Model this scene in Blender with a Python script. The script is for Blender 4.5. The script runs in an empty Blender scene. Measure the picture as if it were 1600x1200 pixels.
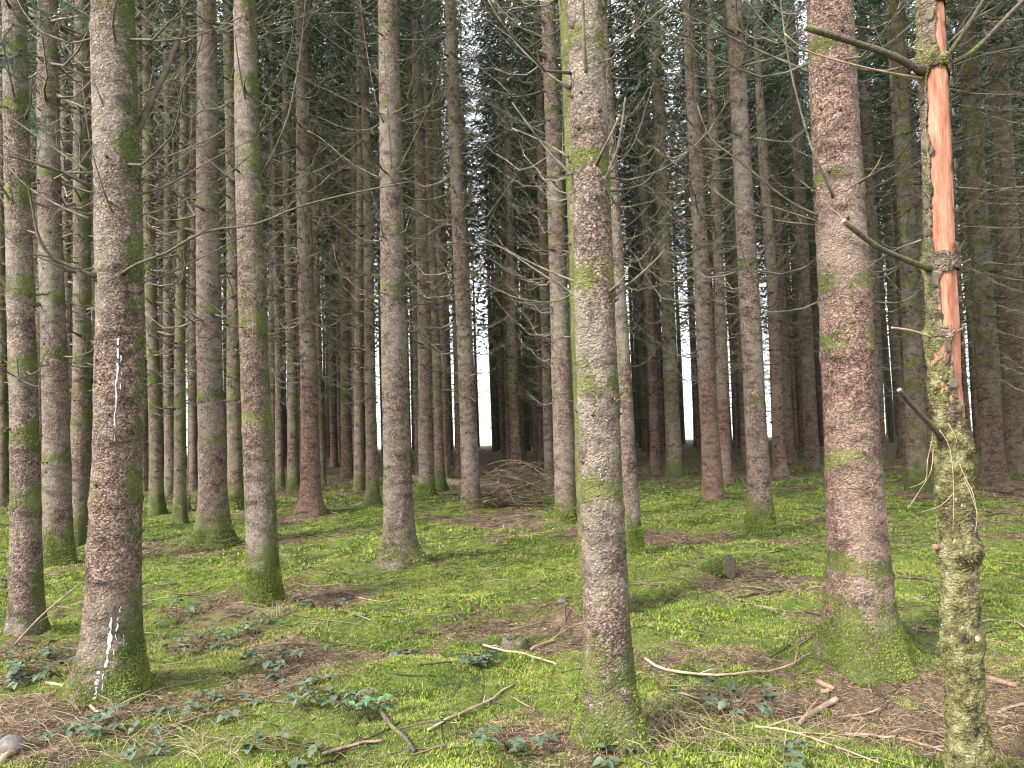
import bpy, math, random
import numpy as np
from mathutils import Vector, Matrix, Euler

# ------------------------------------------------------------------ camera, sky, sun, exposure
S = bpy.context.scene
COL = S.collection
PITCH, ROLL, EYE, FPX = math.radians(3.3), math.radians(-1.75), 1.6, 1155.0
cam_data = bpy.data.cameras.new('camera')
cam_data.sensor_width = 36.0
cam_data.lens = 36.0 * FPX / 1600.0
cam_data.clip_start, cam_data.clip_end = 0.05, 6000.0
cam = bpy.data.objects.new('camera', cam_data)
COL.objects.link(cam)
CAM_M = Matrix.Translation((0, 0, EYE)) @ Matrix.Rotation(math.pi / 2 + PITCH, 4, 'X') @ Matrix.Rotation(ROLL, 4, 'Z')
cam.matrix_world = CAM_M
S.camera = cam

SUN_EL, SUN_AZ = math.radians(38.0), math.radians(232.0)   # azimuth clockwise from +Y: behind the camera, to the left
W = bpy.data.worlds.new('World'); S.world = W; W.use_nodes = True
wn, wl = W.node_tree.nodes, W.node_tree.links
wn.clear()
sky = wn.new('ShaderNodeTexSky'); sky.sky_type = 'NISHITA'; sky.sun_disc = False
sky.sun_elevation = SUN_EL; sky.sun_rotation = SUN_AZ
sky.air_density = 1.0; sky.dust_density = 2.0; sky.ozone_density = 1.0
hs = wn.new('ShaderNodeHueSaturation'); hs.inputs['Saturation'].default_value = 0.35
bg = wn.new('ShaderNodeBackground'); bg.inputs['Strength'].default_value = 0.10
wo = wn.new('ShaderNodeOutputWorld')
ov = wn.new('ShaderNodeMix'); ov.data_type = 'RGBA'; ov.inputs[0].default_value = 0.65      # thin even cloud over the whole sky
ov.inputs[7].default_value = (5.6, 5.8, 6.1, 1)
wl.new(sky.outputs[0], hs.inputs['Color']); wl.new(hs.outputs[0], ov.inputs[6]); wl.new(ov.outputs[2], bg.inputs['Color']); wl.new(bg.outputs[0], wo.inputs['Surface'])
sd = bpy.data.lights.new('sun', 'SUN'); sd.energy = 1.5; sd.angle = math.radians(14); sd.color = (1.0, 0.95, 0.87)
sun = bpy.data.objects.new('sun', sd); COL.objects.link(sun)
sdir = Vector((math.sin(SUN_AZ) * math.cos(SUN_EL), math.cos(SUN_AZ) * math.cos(SUN_EL), math.sin(SUN_EL)))
sun.rotation_euler = sdir.to_track_quat('Z', 'Y').to_euler()
sun.location = (0, 0, 30)
S.view_settings.view_transform = 'Standard'; S.view_settings.look = 'None'
S.view_settings.gamma = 1.0; S.view_settings.use_curve_mapping = False
S.view_settings.exposure = 2.6
S.cycles.filter_width = 1.15
S.render.engine = 'CYCLES'
S.cycles.use_denoising = True
S.cycles.use_adaptive_sampling = True; S.cycles.adaptive_threshold = 0.02
S.cycles.max_bounces = 5; S.cycles.diffuse_bounces = 3; S.cycles.glossy_bounces = 2
S.cycles.transmission_bounces = 4; S.cycles.transparent_max_bounces = 4

RNG = random.Random(7)
NR = np.random.default_rng(11)

# ------------------------------------------------------------------ pixel -> place
M3 = CAM_M.to_3x3()
def ray(px, py):
    d = M3 @ Vector(((px - 800) / FPX, (600 - py) / FPX, -1.0))
    return d
def on_ground(px, py, z=0.0):
    d = ray(px, py)
    t = (z - EYE) / d.z
    return Vector((d.x * t, d.y * t, z))
def at_depth(px, py, Y):
    d = ray(px, py)
    t = Y / d.y
    return Vector((d.x * t, Y, EYE + d.z * t))

# ------------------------------------------------------------------ numpy noise
def _hash(ix, iy, iz, seed):
    h = (ix.astype(np.int64) * 374761393 + iy.astype(np.int64) * 668265263 + iz.astype(np.int64) * 2147483647 + seed * 974634779) & 0xffffffff
    h = ((h ^ (h >> 13)) * 1274126177) & 0xffffffff
    h = ((h ^ (h >> 16)) * 2246822519) & 0xffffffff
    return ((h ^ (h >> 15)) & 0xffffff) / float(0xffffff)
def vnoise(x, y, z, seed=0):
    x, y, z = np.broadcast_arrays(np.asarray(x, float), np.asarray(y, float), np.asarray(z, float))
    ix, iy, iz = np.floor(x), np.floor(y), np.floor(z)
    fx, fy, fz = x - ix, y - iy, z - iz
    fx, fy, fz = fx * fx * (3 - 2 * fx), fy * fy * (3 - 2 * fy), fz * fz * (3 - 2 * fz)
    r = 0
    for dx in (0, 1):
        for dy in (0, 1):
            for dz in (0, 1):
                w = (fx if dx else 1 - fx) * (fy if dy else 1 - fy) * (fz if dz else 1 - fz)
                r = r + w * _hash(ix + dx, iy + dy, iz + dz, seed)
    return r
def fbm(x, y, z=0.0, octv=4, seed=0, gain=0.5):
    a, s, t = 1.0, 0.0, 0.0
    for o in range(octv):
        s = s + a * vnoise(np.asarray(x) * 2**o, np.asarray(y) * 2**o, np.asarray(z) * 2**o, seed + o)
        t += a; a *= gain
    return s / t
def sstep(a, b, x):
    t = np.clip((np.asarray(x, float) - a) / (b - a), 0, 1)
    return t * t * (3 - 2 * t)

# ------------------------------------------------------------------ materials
def material(name):
    m = bpy.data.materials.new(name); m.use_nodes = True
    nt = m.node_tree; nt.nodes.clear()
    out = nt.nodes.new('ShaderNodeOutputMaterial'); p = nt.nodes.new('ShaderNodeBsdfPrincipled')
    nt.links.new(p.outputs[0], out.inputs['Surface'])
    p.inputs['Specular IOR Level'].default_value = 0.2
    return m, nt, p
class N:
    def __init__(s, nt): s.nt = nt
    def new(s, t, **kw):
        n = s.nt.nodes.new(t)
        for k, v in kw.items(): setattr(n, k, v)
        return n
    def link(s, a, b): s.nt.links.new(a, b)
    def coord(s, kind='Object'): return s.new('ShaderNodeTexCoord').outputs[kind]
    def scale(s, vec, sc):
        n = s.new('ShaderNodeVectorMath', operation='MULTIPLY'); s.link(vec, n.inputs[0]); n.inputs[1].default_value = sc
        return n.outputs[0]
    def noise(s, vec, sc, det=4, rough=0.6, dist=0.0):
        n = s.new('ShaderNodeTexNoise'); s.link(vec, n.inputs['Vector']); n.inputs['Scale'].default_value = sc
        n.inputs['Detail'].default_value = det; n.inputs['Roughness'].default_value = rough; n.inputs['Distortion'].default_value = dist
        return n.outputs['Fac']
    def voro(s, vec, sc, feat='F1', out='Distance'):
        n = s.new('ShaderNodeTexVoronoi', feature=feat); s.link(vec, n.inputs['Vector']); n.inputs['Scale'].default_value = sc
        return n.outputs[out]
    def attr(s, name):
        return s.new('ShaderNodeAttribute', attribute_name=name).outputs['Fac']
    def objrand(s): return s.new('ShaderNodeObjectInfo').outputs['Random']
    def island(s): return s.new('ShaderNodeNewGeometry').outputs['Random Per Island']
    def math(s, op, a, b=None, clamp=False):
        n = s.new('ShaderNodeMath', operation=op); n.use_clamp = clamp
        for i, v in enumerate((a, b)):
            if v is None: continue
            if isinstance(v, (int, float)): n.inputs[i].default_value = v
            else: s.link(v, n.inputs[i])
        return n.outputs[0]
    def mapr(s, v, a, b, c=0.0, d=1.0, smooth=True):
        n = s.new('ShaderNodeMapRange'); n.interpolation_type = 'SMOOTHSTEP' if smooth else 'LINEAR'
        s.link(v, n.inputs['Value'])
        for k, x in zip(('From Min', 'From Max', 'To Min', 'To Max'), (a, b, c, d)): n.inputs[k].default_value = x
        return n.outputs[0]
    def ramp(s, v, stops):
        n = s.new('ShaderNodeValToRGB'); s.link(v, n.inputs[0]); e = n.color_ramp.elements
        while len(e) < len(stops): e.new(0.5)
        for el, (p, c) in zip(e, stops): el.position = p; el.color = (*c, 1)
        return n.outputs[0]
    def mix(s, f, a, b, mode='MIX'):
        n = s.new('ShaderNodeMix', data_type='RGBA', blend_type=mode)
        for sock, v in ((n.inputs[0], f), (n.inputs[6], a), (n.inputs[7], b)):
            if isinstance(v, (int, float)): sock.default_value = v
            elif isinstance(v, tuple): sock.default_value = (*v, 1)
            else: s.link(v, sock)
        return n.outputs[2]
    def bump(s, h, strength, dist, p):
        n = s.new('ShaderNodeBump'); s.link(h, n.inputs['Height']); n.inputs['Strength'].default_value = strength
        n.inputs['Distance'].default_value = dist; s.link(n.outputs[0], p.inputs['Normal'])

def bark_material(name, tint=(1, 1, 1), crust=0.0):
    m, nt, p = material(name); n = N(nt)
    co = n.coord(); rnd = n.objrand()
    off = n.new('ShaderNodeVectorMath', operation='ADD'); n.link(co, off.inputs[0])
    comb = n.new('ShaderNodeCombineXYZ'); n.link(n.math('MULTIPLY', rnd, 37.0), comb.inputs[2]); n.link(comb.outputs[0], off.inputs[1])
    v = off.outputs[0]
    wn_ = n.new('ShaderNodeTexNoise'); n.link(v, wn_.inputs['Vector']); wn_.inputs['Scale'].default_value = 30; wn_.inputs['Detail'].default_value = 2
    warp = n.new('ShaderNodeVectorMath', operation='MULTIPLY_ADD'); n.link(wn_.outputs['Color'], warp.inputs[0]); warp.inputs[1].default_value = (.035, .035, .05); n.link(v, warp.inputs[2])
    vs = n.scale(warp.outputs[0], (1, 1, 1.35))
    vv = n.new('ShaderNodeTexVoronoi'); n.link(vs, vv.inputs['Vector']); vv.inputs['Scale'].default_value = 62
    flake, cell = vv.outputs['Distance'], vv.outputs['Color']
    fine = n.noise(v, 95, 3, 0.75); mid = n.noise(n.scale(v, (1, 1, 1.5)), 16, 5, 0.7); big = n.noise(n.scale(v, (1, 1, 0.5)), 2.3, 2, 0.5)
    t = tint
    col = n.ramp(mid, [(0.30, (0.075*t[0], 0.053*t[1], 0.044*t[2])), (0.44, (0.18*t[0], 0.134*t[1], 0.108*t[2])), (0.58, (0.27*t[0], 0.205*t[1], 0.168*t[2])), (0.74, (0.37*t[0], 0.31*t[1], 0.265*t[2]))])
    sep = n.new('ShaderNodeSeparateColor'); n.link(cell, sep.inputs[0])
    col = n.mix(0.7, col, n.mix(sep.outputs[0], (0.42, 0.39, 0.37), (1.55, 1.52, 1.50)), 'MULTIPLY')
    col = n.mix(n.mapr(flake, 0.42, 0.75, 0.0, 0.8), col, (0.04*t[0], 0.028*t[1], 0.022*t[2]))
    col = n.mix(0.55, col, n.ramp(fine, [(0.34, (0.22, 0.20, 0.19)), (0.52, (1, 1, 1)), (0.68, (1.5, 1.48, 1.44))]), 'MULTIPLY')
    # reddish and greyish zones along the stem
    col = n.mix(n.mapr(big, 0.35, 0.7, 0.0, 0.5), col, (0.25*t[0], 0.235*t[1], 0.19*t[2]))
    blot = n.noise(n.scale(v, (1, 1, 1.8)), 5.5, 4, 0.65)
    col = n.mix(1.0, col, n.ramp(blot, [(0.34, (0.45, 0.43, 0.41)), (0.48, (0.95, 0.95, 0.95)), (0.64, (1.2, 1.18, 1.14))]), 'MULTIPLY')
    redz = n.attr('red')
    col = n.mix(n.math('MULTIPLY', redz, 0.8), col, (0.80, 0.52, 0.46), 'MULTIPLY')
    moss = n.attr('moss')
    mn = n.noise(v, 7.5, 4, 0.72); mn2 = n.noise(v, 42, 4, 0.7)
    mm = n.math('ADD', moss, n.math('MULTIPLY', n.math('SUBTRACT', mn, 0.5), 1.7))
    mm = n.math('ADD', mm, n.math('MULTIPLY', n.math('SUBTRACT', mn2, 0.5), 0.75))
    mask = n.mapr(mm, 0.40, 0.66)
    lich = n.ramp(n.noise(v, 5, 3), [(0.35, (0.075, 0.095, 0.022)), (0.5, (0.125, 0.14, 0.036)), (0.66, (0.20, 0.20, 0.075))])
    green = n.attr('green')
    lich = n.mix(green, lich, n.ramp(mn2, [(0.3, (0.018, 0.035, 0.008)), (0.7, (0.075, 0.125, 0.022))]))
    if crust: lich = n.ramp(n.noise(v, 13, 4, .7), [(0.36, (0.03, 0.027, 0.014)), (0.46, (0.105, 0.098, 0.038)), (0.56, (0.21, 0.20, 0.092)), (0.7, (0.34, 0.325, 0.20))])
    lich = n.mix(0.6, lich, n.ramp(fine, [(0.3, (0.4, 0.4, 0.4)), (0.7, (1.3, 1.3, 1.2))]), 'MULTIPLY')
    col = n.mix(n.math('MULTIPLY', mask, 0.9), col, lich)
    # pale crusty lichen flecks
    fl = n.noise(v, 60, 2, 0.5)
    col = n.mix(n.mapr(fl, 0.66, 0.72, 0, 0.75), col, (0.42, 0.40, 0.33))
    n.link(col, p.inputs['Base Color']); p.inputs['Roughness'].default_value = 0.9
    h = n.math('ADD', n.math('MULTIPLY', flake, -1.0), n.math('MULTIPLY', fine, 0.8))
    h = n.math('ADD', h, n.math('MULTIPLY', mid, 0.9)); h = n.math('ADD', h, n.math('MULTIPLY', sep.outputs[1], 0.35))
    h = n.math('ADD', h, n.math('MULTIPLY', n.math('MULTIPLY', mask, mn2), 1.0))
    n.bump(h, 0.9, 0.016, p)
    return m
BARK = bark_material('spruce_bark')
BARK_PINK = bark_material('spruce_bark_pinkish', (1.12, 0.98, 0.97))
BARK_LICHEN = bark_material('dead_bark_lichen', (0.85, 0.82, 0.8), crust=1.0)

def twig_material(name='dead_twig', k=1.0):
    m, nt, p = material(name); n = N(nt)
    co = n.coord(); r = n.objrand()
    a = n.noise(co, 11, 4, 0.7)
    col = n.ramp(a, [(0.30, (0.035, 0.027, 0.022)), (0.46, (0.10, 0.083, 0.064)), (0.58, (0.16, 0.15, 0.11)), (0.72, (0.185, 0.195, 0.10))])
    col = n.mix(n.mapr(r, 0.3, 1, 0.0, 0.75), col, (0.05, 0.041, 0.034))
    col = n.mix(1.0, col, (k, k, k * .97), 'MULTIPLY')
    n.link(col, p.inputs['Base Color']); p.inputs['Roughness'].default_value = 0.85
    return m
TWIG = twig_material()
TWIG_LIT_TONE = twig_material('dead_twig_lit_tone', 1.75)  # brighter copy of the dead twig, lit look of branches painted into the colour

def mossy_branch_material():
    m, nt, p = material('mossy_branch'); n = N(nt)
    co = n.coord()
    a = n.noise(co, 9, 5, 0.7); b = n.noise(co, 70, 3, 0.7)
    col = n.ramp(b, [(0.3, (0.035, 0.028, 0.022)), (0.7, (0.14, 0.115, 0.09))])
    ms = n.ramp(b, [(0.3, (0.045, 0.06, 0.012)), (0.7, (0.17, 0.22, 0.045))])
    col = n.mix(n.mapr(a, 0.5, 0.66, 0, .85), col, ms)
    n.link(col, p.inputs['Base Color']); p.inputs['Roughness'].default_value = 0.9
    n.bump(b, 0.9, 0.008, p)
    return m
MBRANCH = mossy_branch_material()

def simple(name, stops, scale=20, rough=0.85, bump=0.5, bdist=0.004, vec=(1, 1, 1), spec=0.2, island=False):
    m, nt, p = material(name); n = N(nt)
    co = n.scale(n.coord(), vec)
    a = n.noise(co, scale, 5, 0.65)
    if island:
        a = n.math('ADD', n.math('MULTIPLY', a, 0.5), n.math('MULTIPLY', n.island(), 0.5))
    n.link(n.ramp(a, stops), p.inputs['Base Color']); p.inputs['Roughness'].default_value = rough
    p.inputs['Specular IOR Level'].default_value = spec
    if bump: n.bump(n.noise(co, scale * 3, 4, 0.7), bump, bdist, p)
    return m
KNOT = simple('knot_wood', [(0.3, (0.03, 0.022, 0.018)), (0.7, (0.09, 0.066, 0.052))], 30)
NEEDLE = simple('spruce_needles', [(0.25, (0.025, 0.048, 0.032)), (0.55, (0.055, 0.09, 0.055)), (0.8, (0.10, 0.135, 0.085))], 1.5, 0.6, 0, island=True)
NEEDLE_NEAR = simple('spruce_needles_near', [(0.25, (0.02, 0.05, 0.035)), (0.6, (0.05, 0.10, 0.065)), (0.8, (0.10, 0.16, 0.10))], 4, 0.55, 0, island=True)
WOOD = simple('bare_wood', [(0.28, (0.115, 0.04, 0.026)), (0.42, (0.27, 0.105, 0.066)), (0.55, (0.36, 0.17, 0.11)), (0.72, (0.45, 0.265, 0.175))], 6, 0.8, 1.0, 0.008, (7.0, 7.0, 0.8))
SAWN = simple('sawn_wood', [(0.3, (0.42, 0.30, 0.18)), (0.7, (0.66, 0.54, 0.36))], 30, 0.8)
OLDSAWN = simple('old_sawn_wood', [(0.3, (0.05, 0.042, 0.025)), (0.7, (0.17, 0.145, 0.085))], 22, 0.9, 0.9, 0.008)
RESIN = simple('dried_resin', [(0.3, (0.36, 0.38, 0.42)), (0.7, (0.66, 0.67, 0.70))], 40, 0.5)
STICK = simple('fallen_stick', [(0.3, (0.09, 0.062, 0.045)), (0.5, (0.22, 0.155, 0.11)), (0.72, (0.38, 0.28, 0.20))], 16)
TWIGLIT = simple('twig_litter', [(0.25, (0.03, 0.022, 0.017)), (0.5, (0.085, 0.062, 0.045)), (0.8, (0.28, 0.21, 0.15))], 5, 0.9, 0, island=True)
DSTICK = simple('fallen_dark_stick', [(0.3, (0.035, 0.026, 0.02)), (0.55, (0.10, 0.08, 0.055)), (0.75, (0.17, 0.16, 0.08))], 16)
PALESTICK = simple('fallen_pale_stick', [(0.3, (0.19, 0.14, 0.09)), (0.55, (0.36, 0.27, 0.17)), (0.75, (0.50, 0.40, 0.27))], 14)
PINKBARK = simple('bark_chip', [(0.3, (0.12, 0.07, 0.05)), (0.7, (0.31, 0.20, 0.15))], 24)
STONE = simple('stone', [(0.3, (0.07, 0.06, 0.055)), (0.7, (0.22, 0.20, 0.18))], 14, 0.85, 0.9, 0.01)
BRAMBLE = simple('bramble_leaf', [(0.3, (0.035, 0.058, 0.034)), (0.55, (0.075, 0.105, 0.062)), (0.75, (0.16, 0.19, 0.13))], 25, 0.42, 0.4, 0.002, spec=0.45)
BRIGHTLEAF = simple('young_leaf', [(0.3, (0.06, 0.14, 0.06)), (0.7, (0.11, 0.21, 0.10))], 25, 0.45, 0.3, 0.002, spec=0.4)
BSTEM = simple('bramble_stem', [(0.3, (0.07, 0.045, 0.03)), (0.7, (0.17, 0.11, 0.06))], 30)
DRYGRASS = simple('dry_grass', [(0.3, (0.13, 0.095, 0.06)), (0.6, (0.27, 0.21, 0.135)), (0.8, (0.40, 0.33, 0.23))], 8, 0.8, 0, island=True)
LITTER = simple('needle_litter', [(0.22, (0.035, 0.024, 0.016)), (0.45, (0.125, 0.082, 0.054)), (0.65, (0.225, 0.16, 0.105)), (0.85, (0.38, 0.30, 0.20))], 6, 0.85, 0, island=True)
SCRUB = simple('undergrowth_stems', [(0.3, (0.06, 0.046, 0.035)), (0.7, (0.19, 0.155, 0.11))], 5, 0.9, 0, island=True)

def moss_tuft_material():
    m, nt, p = material('moss_tufts'); n = N(nt)
    co = n.coord()
    a = n.noise(co, 1.9, 4, 0.6); b = n.noise(co, 9, 3, 0.65); isl = n.island()
    mixv = n.math('ADD', n.math('MULTIPLY', a, 0.50), n.math('ADD', n.math('MULTIPLY', b, 0.38), n.math('MULTIPLY', isl, 0.21)))
    col = n.ramp(mixv, [(0.38, (0.03, 0.05, 0.013)), (0.455, (0.10, 0.165, 0.024)), (0.54, (0.205, 0.275, 0.04)), (0.68, (0.34, 0.375, 0.085))])
    dry = n.attr('dry')
    col = n.mix(n.math('MULTIPLY', dry, 0.75), col, (0.265, 0.25, 0.085))
    n.link(col, p.inputs['Base Color']); p.inputs['Roughness'].default_value = 0.8
    tr = n.new('ShaderNodeBsdfTranslucent'); n.link(col, tr.inputs['Color'])
    ms = n.new('ShaderNodeMixShader'); ms.inputs[0].default_value = 0.3
    out = [q for q in nt.nodes if q.type == 'OUTPUT_MATERIAL'][0]
    n.link(p.outputs[0], ms.inputs[1]); n.link(tr.outputs[0], ms.inputs[2]); n.link(ms.outputs[0], out.inputs['Surface'])
    return m
MOSS = moss_tuft_material()

def ground_material():
    m, nt, p = material('forest_floor'); n = N(nt)
    co = n.coord()
    moss = n.attr('moss'); field = n.attr('field')
    a = n.noise(co, 1.6, 3, 0.55); b = n.noise(co, 26, 5, 0.7); c = n.noise(co, 120, 3, 0.7); d = n.noise(co, 7, 4, 0.6)
    mg = n.ramp(n.math('ADD', n.math('MULTIPLY', a, 0.6), n.math('MULTIPLY', b, 0.4)), [(0.38, (0.024, 0.045, 0.010)), (0.5, (0.068, 0.105, 0.018)), (0.64, (0.145, 0.165, 0.036))])
    lit = n.ramp(n.math('ADD', n.math('MULTIPLY', c, 0.5), n.math('MULTIPLY', d, 0.5)), [(0.34, (0.025, 0.018, 0.012)), (0.46, (0.085, 0.058, 0.038)), (0.56, (0.16, 0.11, 0.072)), (0.68, (0.26, 0.19, 0.12))])
    mk = n.mapr(n.math('ADD', moss, n.math('MULTIPLY', n.math('SUBTRACT', b, 0.5), 0.9)), 0.40, 0.62)
    col = n.mix(mk, lit, mg)
    fc = n.ramp(n.noise(co, 0.4, 5), [(0.3, (0.36, 0.36, 0.27)), (0.7, (0.50, 0.48, 0.38))])
    col = n.mix(field, col, fc)
    n.link(col, p.inputs['Base Color']); p.inputs['Roughness'].default_value = 0.95
    n.bump(n.math('ADD', b, n.math('MULTIPLY', c, 0.5)), 0.8, 0.02, p)
    return m
GROUND = ground_material()

# ------------------------------------------------------------------ mesh helpers
class MB:
    def __init__(s): s.v = []; s.f = []
    def add(s, vs, fs):
        o = len(s.v); s.v.extend(vs); s.f.extend([tuple(i + o for i in f) for f in fs])
    def tube(s, pts, radii, sides=5, cap=True, lump=0.0, rng=RNG):
        pts = [Vector(p) for p in pts]; k = len(pts); vs = []; fs = []
        ref = None
        for i, p in enumerate(pts):
            t = (pts[min(i + 1, k - 1)] - pts[max(i - 1, 0)])
            t = t.normalized() if t.length > 1e-9 else Vector((0, 0, 1))
            if ref is None:
                ref = t.cross(Vector((0.13, 0.37, 0.92)))
                if ref.length < 0.05: ref = t.cross(Vector((1, 0, 0)))
            ref = (ref - t * ref.dot(t)).normalized(); b = t.cross(ref)
            for j in range(sides):
                a = 2 * math.pi * j / sides
                r = radii[i] * (1 + lump * (rng.random() - 0.5))
                vs.append(tuple(p + (ref * math.cos(a) + b * math.sin(a)) * r))
        for i in range(k - 1):
            for j in range(sides):
                j2 = (j + 1) % sides
                fs.append((i * sides + j, i * sides + j2, (i + 1) * sides + j2, (i + 1) * sides + j))
        if cap:
            fs.append(tuple(range(sides))[::-1]); fs.append(tuple(range((k - 1) * sides, k * sides)))
        s.add(vs, fs)
    def mesh(s, name, mat, smooth=True):
        me = bpy.data.meshes.new(name); me.from_pydata(s.v, [], s.f); me.materials.append(mat)
        if smooth: me.polygons.foreach_set('use_smooth', [True] * len(me.polygons))
        me.update(); return me
    def build(s, name, mat, parent=None, smooth=True, loc=None):
        return obj(name, s.mesh(name, mat, smooth), parent, loc)
def obj(name, me, parent=None, loc=None):
    o = bpy.data.objects.new(name, me); COL.objects.link(o)
    if parent is not None: o.parent = parent
    if loc is not None: o.location = loc
    return o
def np_mesh(name, V, F, mat, smooth=True, attrs=None):
    """V (n,3), F (m,3 or 4)"""
    me = bpy.data.meshes.new(name); V = np.asarray(V, np.float32); F = np.asarray(F, np.int32); k = F.shape[1]
    me.vertices.add(len(V)); me.vertices.foreach_set('co', V.ravel())
    me.loops.add(F.size); me.loops.foreach_set('vertex_index', F.ravel())
    me.polygons.add(len(F)); me.polygons.foreach_set('loop_start', np.arange(0, F.size, k, dtype=np.int32))
    me.polygons.foreach_set('use_smooth', np.full(len(F), smooth))
    me.materials.append(mat)
    for an, av in (attrs or {}).items():
        at = me.attributes.new(an, 'FLOAT', 'POINT'); at.data.foreach_set('value', np.asarray(av, np.float32))
    me.update(calc_edges=True); me.validate(); return me
def tag(o, label=None, cat=None, group=None, kind=None):
    if label: o['label'] = label
    if cat: o['category'] = cat
    if group: o['group'] = group
    if kind: o['kind'] = kind
    return o
def empty(name, loc, rz=0.0):
    o = bpy.data.objects.new(name, None); COL.objects.link(o); o.location = loc; o.rotation_euler = (0, 0, rz)
    o.empty_display_size = 0.2
    return o

# ------------------------------------------------------------------ traced trees
# name-key: base px, base py, x at top of picture, width at y=600, width at y=0, flare, options
T = {}
def tr(key, xb, yb, xt, wm, wt, fl, label, **kw):
    T[key] = dict(xb=xb, yb=yb, xt=xt, wm=wm, wt=wt, fl=fl, label=label, **kw)
tr('A', 172, 1088, 178, 70, 64, .62, 'thick dark spruce with white resin streaks, nearest the left edge of the picture', near=1, rm=.75, bm=.8, red=.4, rings=(430, 262, 60, 790), xm=182)
tr('B', 42, 985, 28, 39, 32, .30, 'mossy banded spruce at the far left, just left of the resin streaked one', near=1, rm=.4, bm=.35, ring=.8, rings=(190, 325, 470, 595, 705, 800))
tr('K', 412, 948, 383, 43, 33, .26, 'straight spruce with bright mossy foot, right of the tree with a sweeping left root', near=1, rm=.5, bm=.95, rings=(155, 280, 520, 25, 675), lich=.45)
tr('Q', 625, 880, 604, 40, 31, .62, 'spruce with flared foot standing alone left of centre behind the bright moss', near=1, rm=.4, bm=.35, rings=(55, 185, 278, 375, 470), lich=.25)
tr('V', 955, 1148, 912, 63, 56, .5, 'large pale spruce trunk in the central foreground with a small white mark', near=1, rm=.45, bm=.6, rings=(290, 470, 110, 640, 800), lich=.3)
tr('V2', 938, 958, 897, 56, 52, .35, 'mossy edged spruce almost hidden directly behind the central foreground trunk', near=1, rm=.1, bm=.7, lmoss=.6, rings=(90, 300, 470))
tr('R', 1350, 1035, 1295, 78, 68, .72, 'broad pinkish spruce with mossy spreading roots, right foreground', near=1, rm=.35, bm=.8, pink=1, ring=.55, rings=(110, 305, 470, 745, 560, 905), lich=.1)
tr('C', 90, 885, 76, 37, 27, .35, 'smooth tan spruce between the banded far left tree and the resin streaked one', near=1, rm=.2, bm=.8, lich=.35, rings=(160, 290, 480, 570, 730))
tr('I', 334, 850, 321, 38, 28, .75, 'stout tan spruce with a long mossy root sweeping to its left', near=1, rm=.15, bm=.75, lich=.3, rings=(40, 330, 630, 700, 500), root=1)
tr('Y', 1190, 830, 1146, 32, 25, .45, 'tall tan spruce with green mossy foot, left of the broad pinkish spruce', near=1, rm=.4, bm=.9, rings=(110, 220, 425, 640))
tr('U', 886, 818, 856, 31, 22, .25, 'mossy green spruce just left of the central foreground trunk by the brush pile', near=1, rm=.8, bm=.6, lich=.3)
tr('W', 990, 868, 938, 25, 18, .22, 'slim spruce just right of the central foreground trunk with a green foot', near=1, rm=.4, bm=1.0, lich=.1)
tr('D', 122, 852, 131, 26, 20, .30, 'knotty spruce partly hidden behind the left side of the resin streaked tree', lich=.5, bm=.9)
tr('F', 245, 803, 227, 19, 14, .35, 'slender mossy spruce immediately right of the resin streaked tree', lich=.7, bm=.5)
tr('G', 266, 776, 259, 15, 12, .2, 'thin straight spruce between two slender mossy ones at left', lich=.4, bm=.3)
tr('H', 281, 819, 287, 16, 12, .55, 'thin greenish spruce with a crooked foot left of the stout tan spruce', lich=.7, bm=.5)
tr('J', 370, 798, 357, 23, 17, .35, 'pale spruce with green foot standing between the stout tan spruce and the mossy footed one', lich=.6, bm=.9)
tr('L1', 438, 766, 424, 12, 10, .3, 'thin spruce with greenish foot, first behind the right edge of the mossy footed tree', lich=.4, bm=.8)
tr('L2', 459, 768, 444, 16, 12, .4, 'thin pale spruce just left of the reddish slim spruce', lich=.5, bm=.9)
tr('M', 486, 800, 470, 27, 17, .6, 'slim reddish spruce with splayed foot left of the lone flared spruce', near=1, rm=.15, bm=.55, red=.8, lich=.1)
tr('N', 503, 762, 485, 12, 10, .2, 'thin pale stem close behind the right side of the slim reddish spruce', lich=.6, bm=.2)
tr('O', 561, 766, 562, 14, 12, .4, 'thin spruce, left one of the close pair left of the lone flared spruce', lich=.5, bm=.5)
tr('P', 583, 788, 567, 17, 13, .55, 'thin spruce with rooted foot, right one of the close pair left of the flared spruce', lich=.3, bm=.7)
tr('R1', 667, 776, 650, 21, 14, .45, 'tan spruce with green foot, left of the pair right of the lone flared spruce', lich=.15, bm=.9)
tr('S', 688, 766, 663, 14, 10, .6, 'thin greenish spruce behind the pair right of the lone flared spruce', lich=.5, bm=.9)
tr('TT', 737, 796, 703, 26, 18, .25, 'straight tan spruce leaning slightly left beside the brush pile', near=1, rm=.3, bm=.5, lich=.1)
tr('U2', 858, 762, 838, 13, 11, .2, 'thin stem behind the brush pile, left of the mossy green spruce', lich=.3, bm=.3)
tr('Z', 1055, 746, 1022, 22, 17, .45, 'dark mossy spruce far back, midway between central trunk and reddish footed spruce', lich=.6, bm=.9)
tr('X', 1115, 782, 1074, 27, 17, .35, 'spruce with dark reddish foot left of the tall tan spruce with green foot', near=1, rm=.2, bm=.25, red=1.0, lich=.0)
tr('X2', 1134, 758, 1108, 18, 13, .3, 'thin reddish spruce close behind the one with dark reddish foot', red=.7, bm=.4, lich=.1)
tr('RC', 1552, 750, 1508, 31, 25, .3, 'olive spruce behind the right side of the stripped dead trunk', red=.5, bm=.2, lich=.7)
tr('RD', 1436, 768, 1400, 28, 22, .35, 'mossy dark spruce seen between the broad pinkish spruce and stripped dead trunk', lich=.7, bm=1.0)
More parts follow.
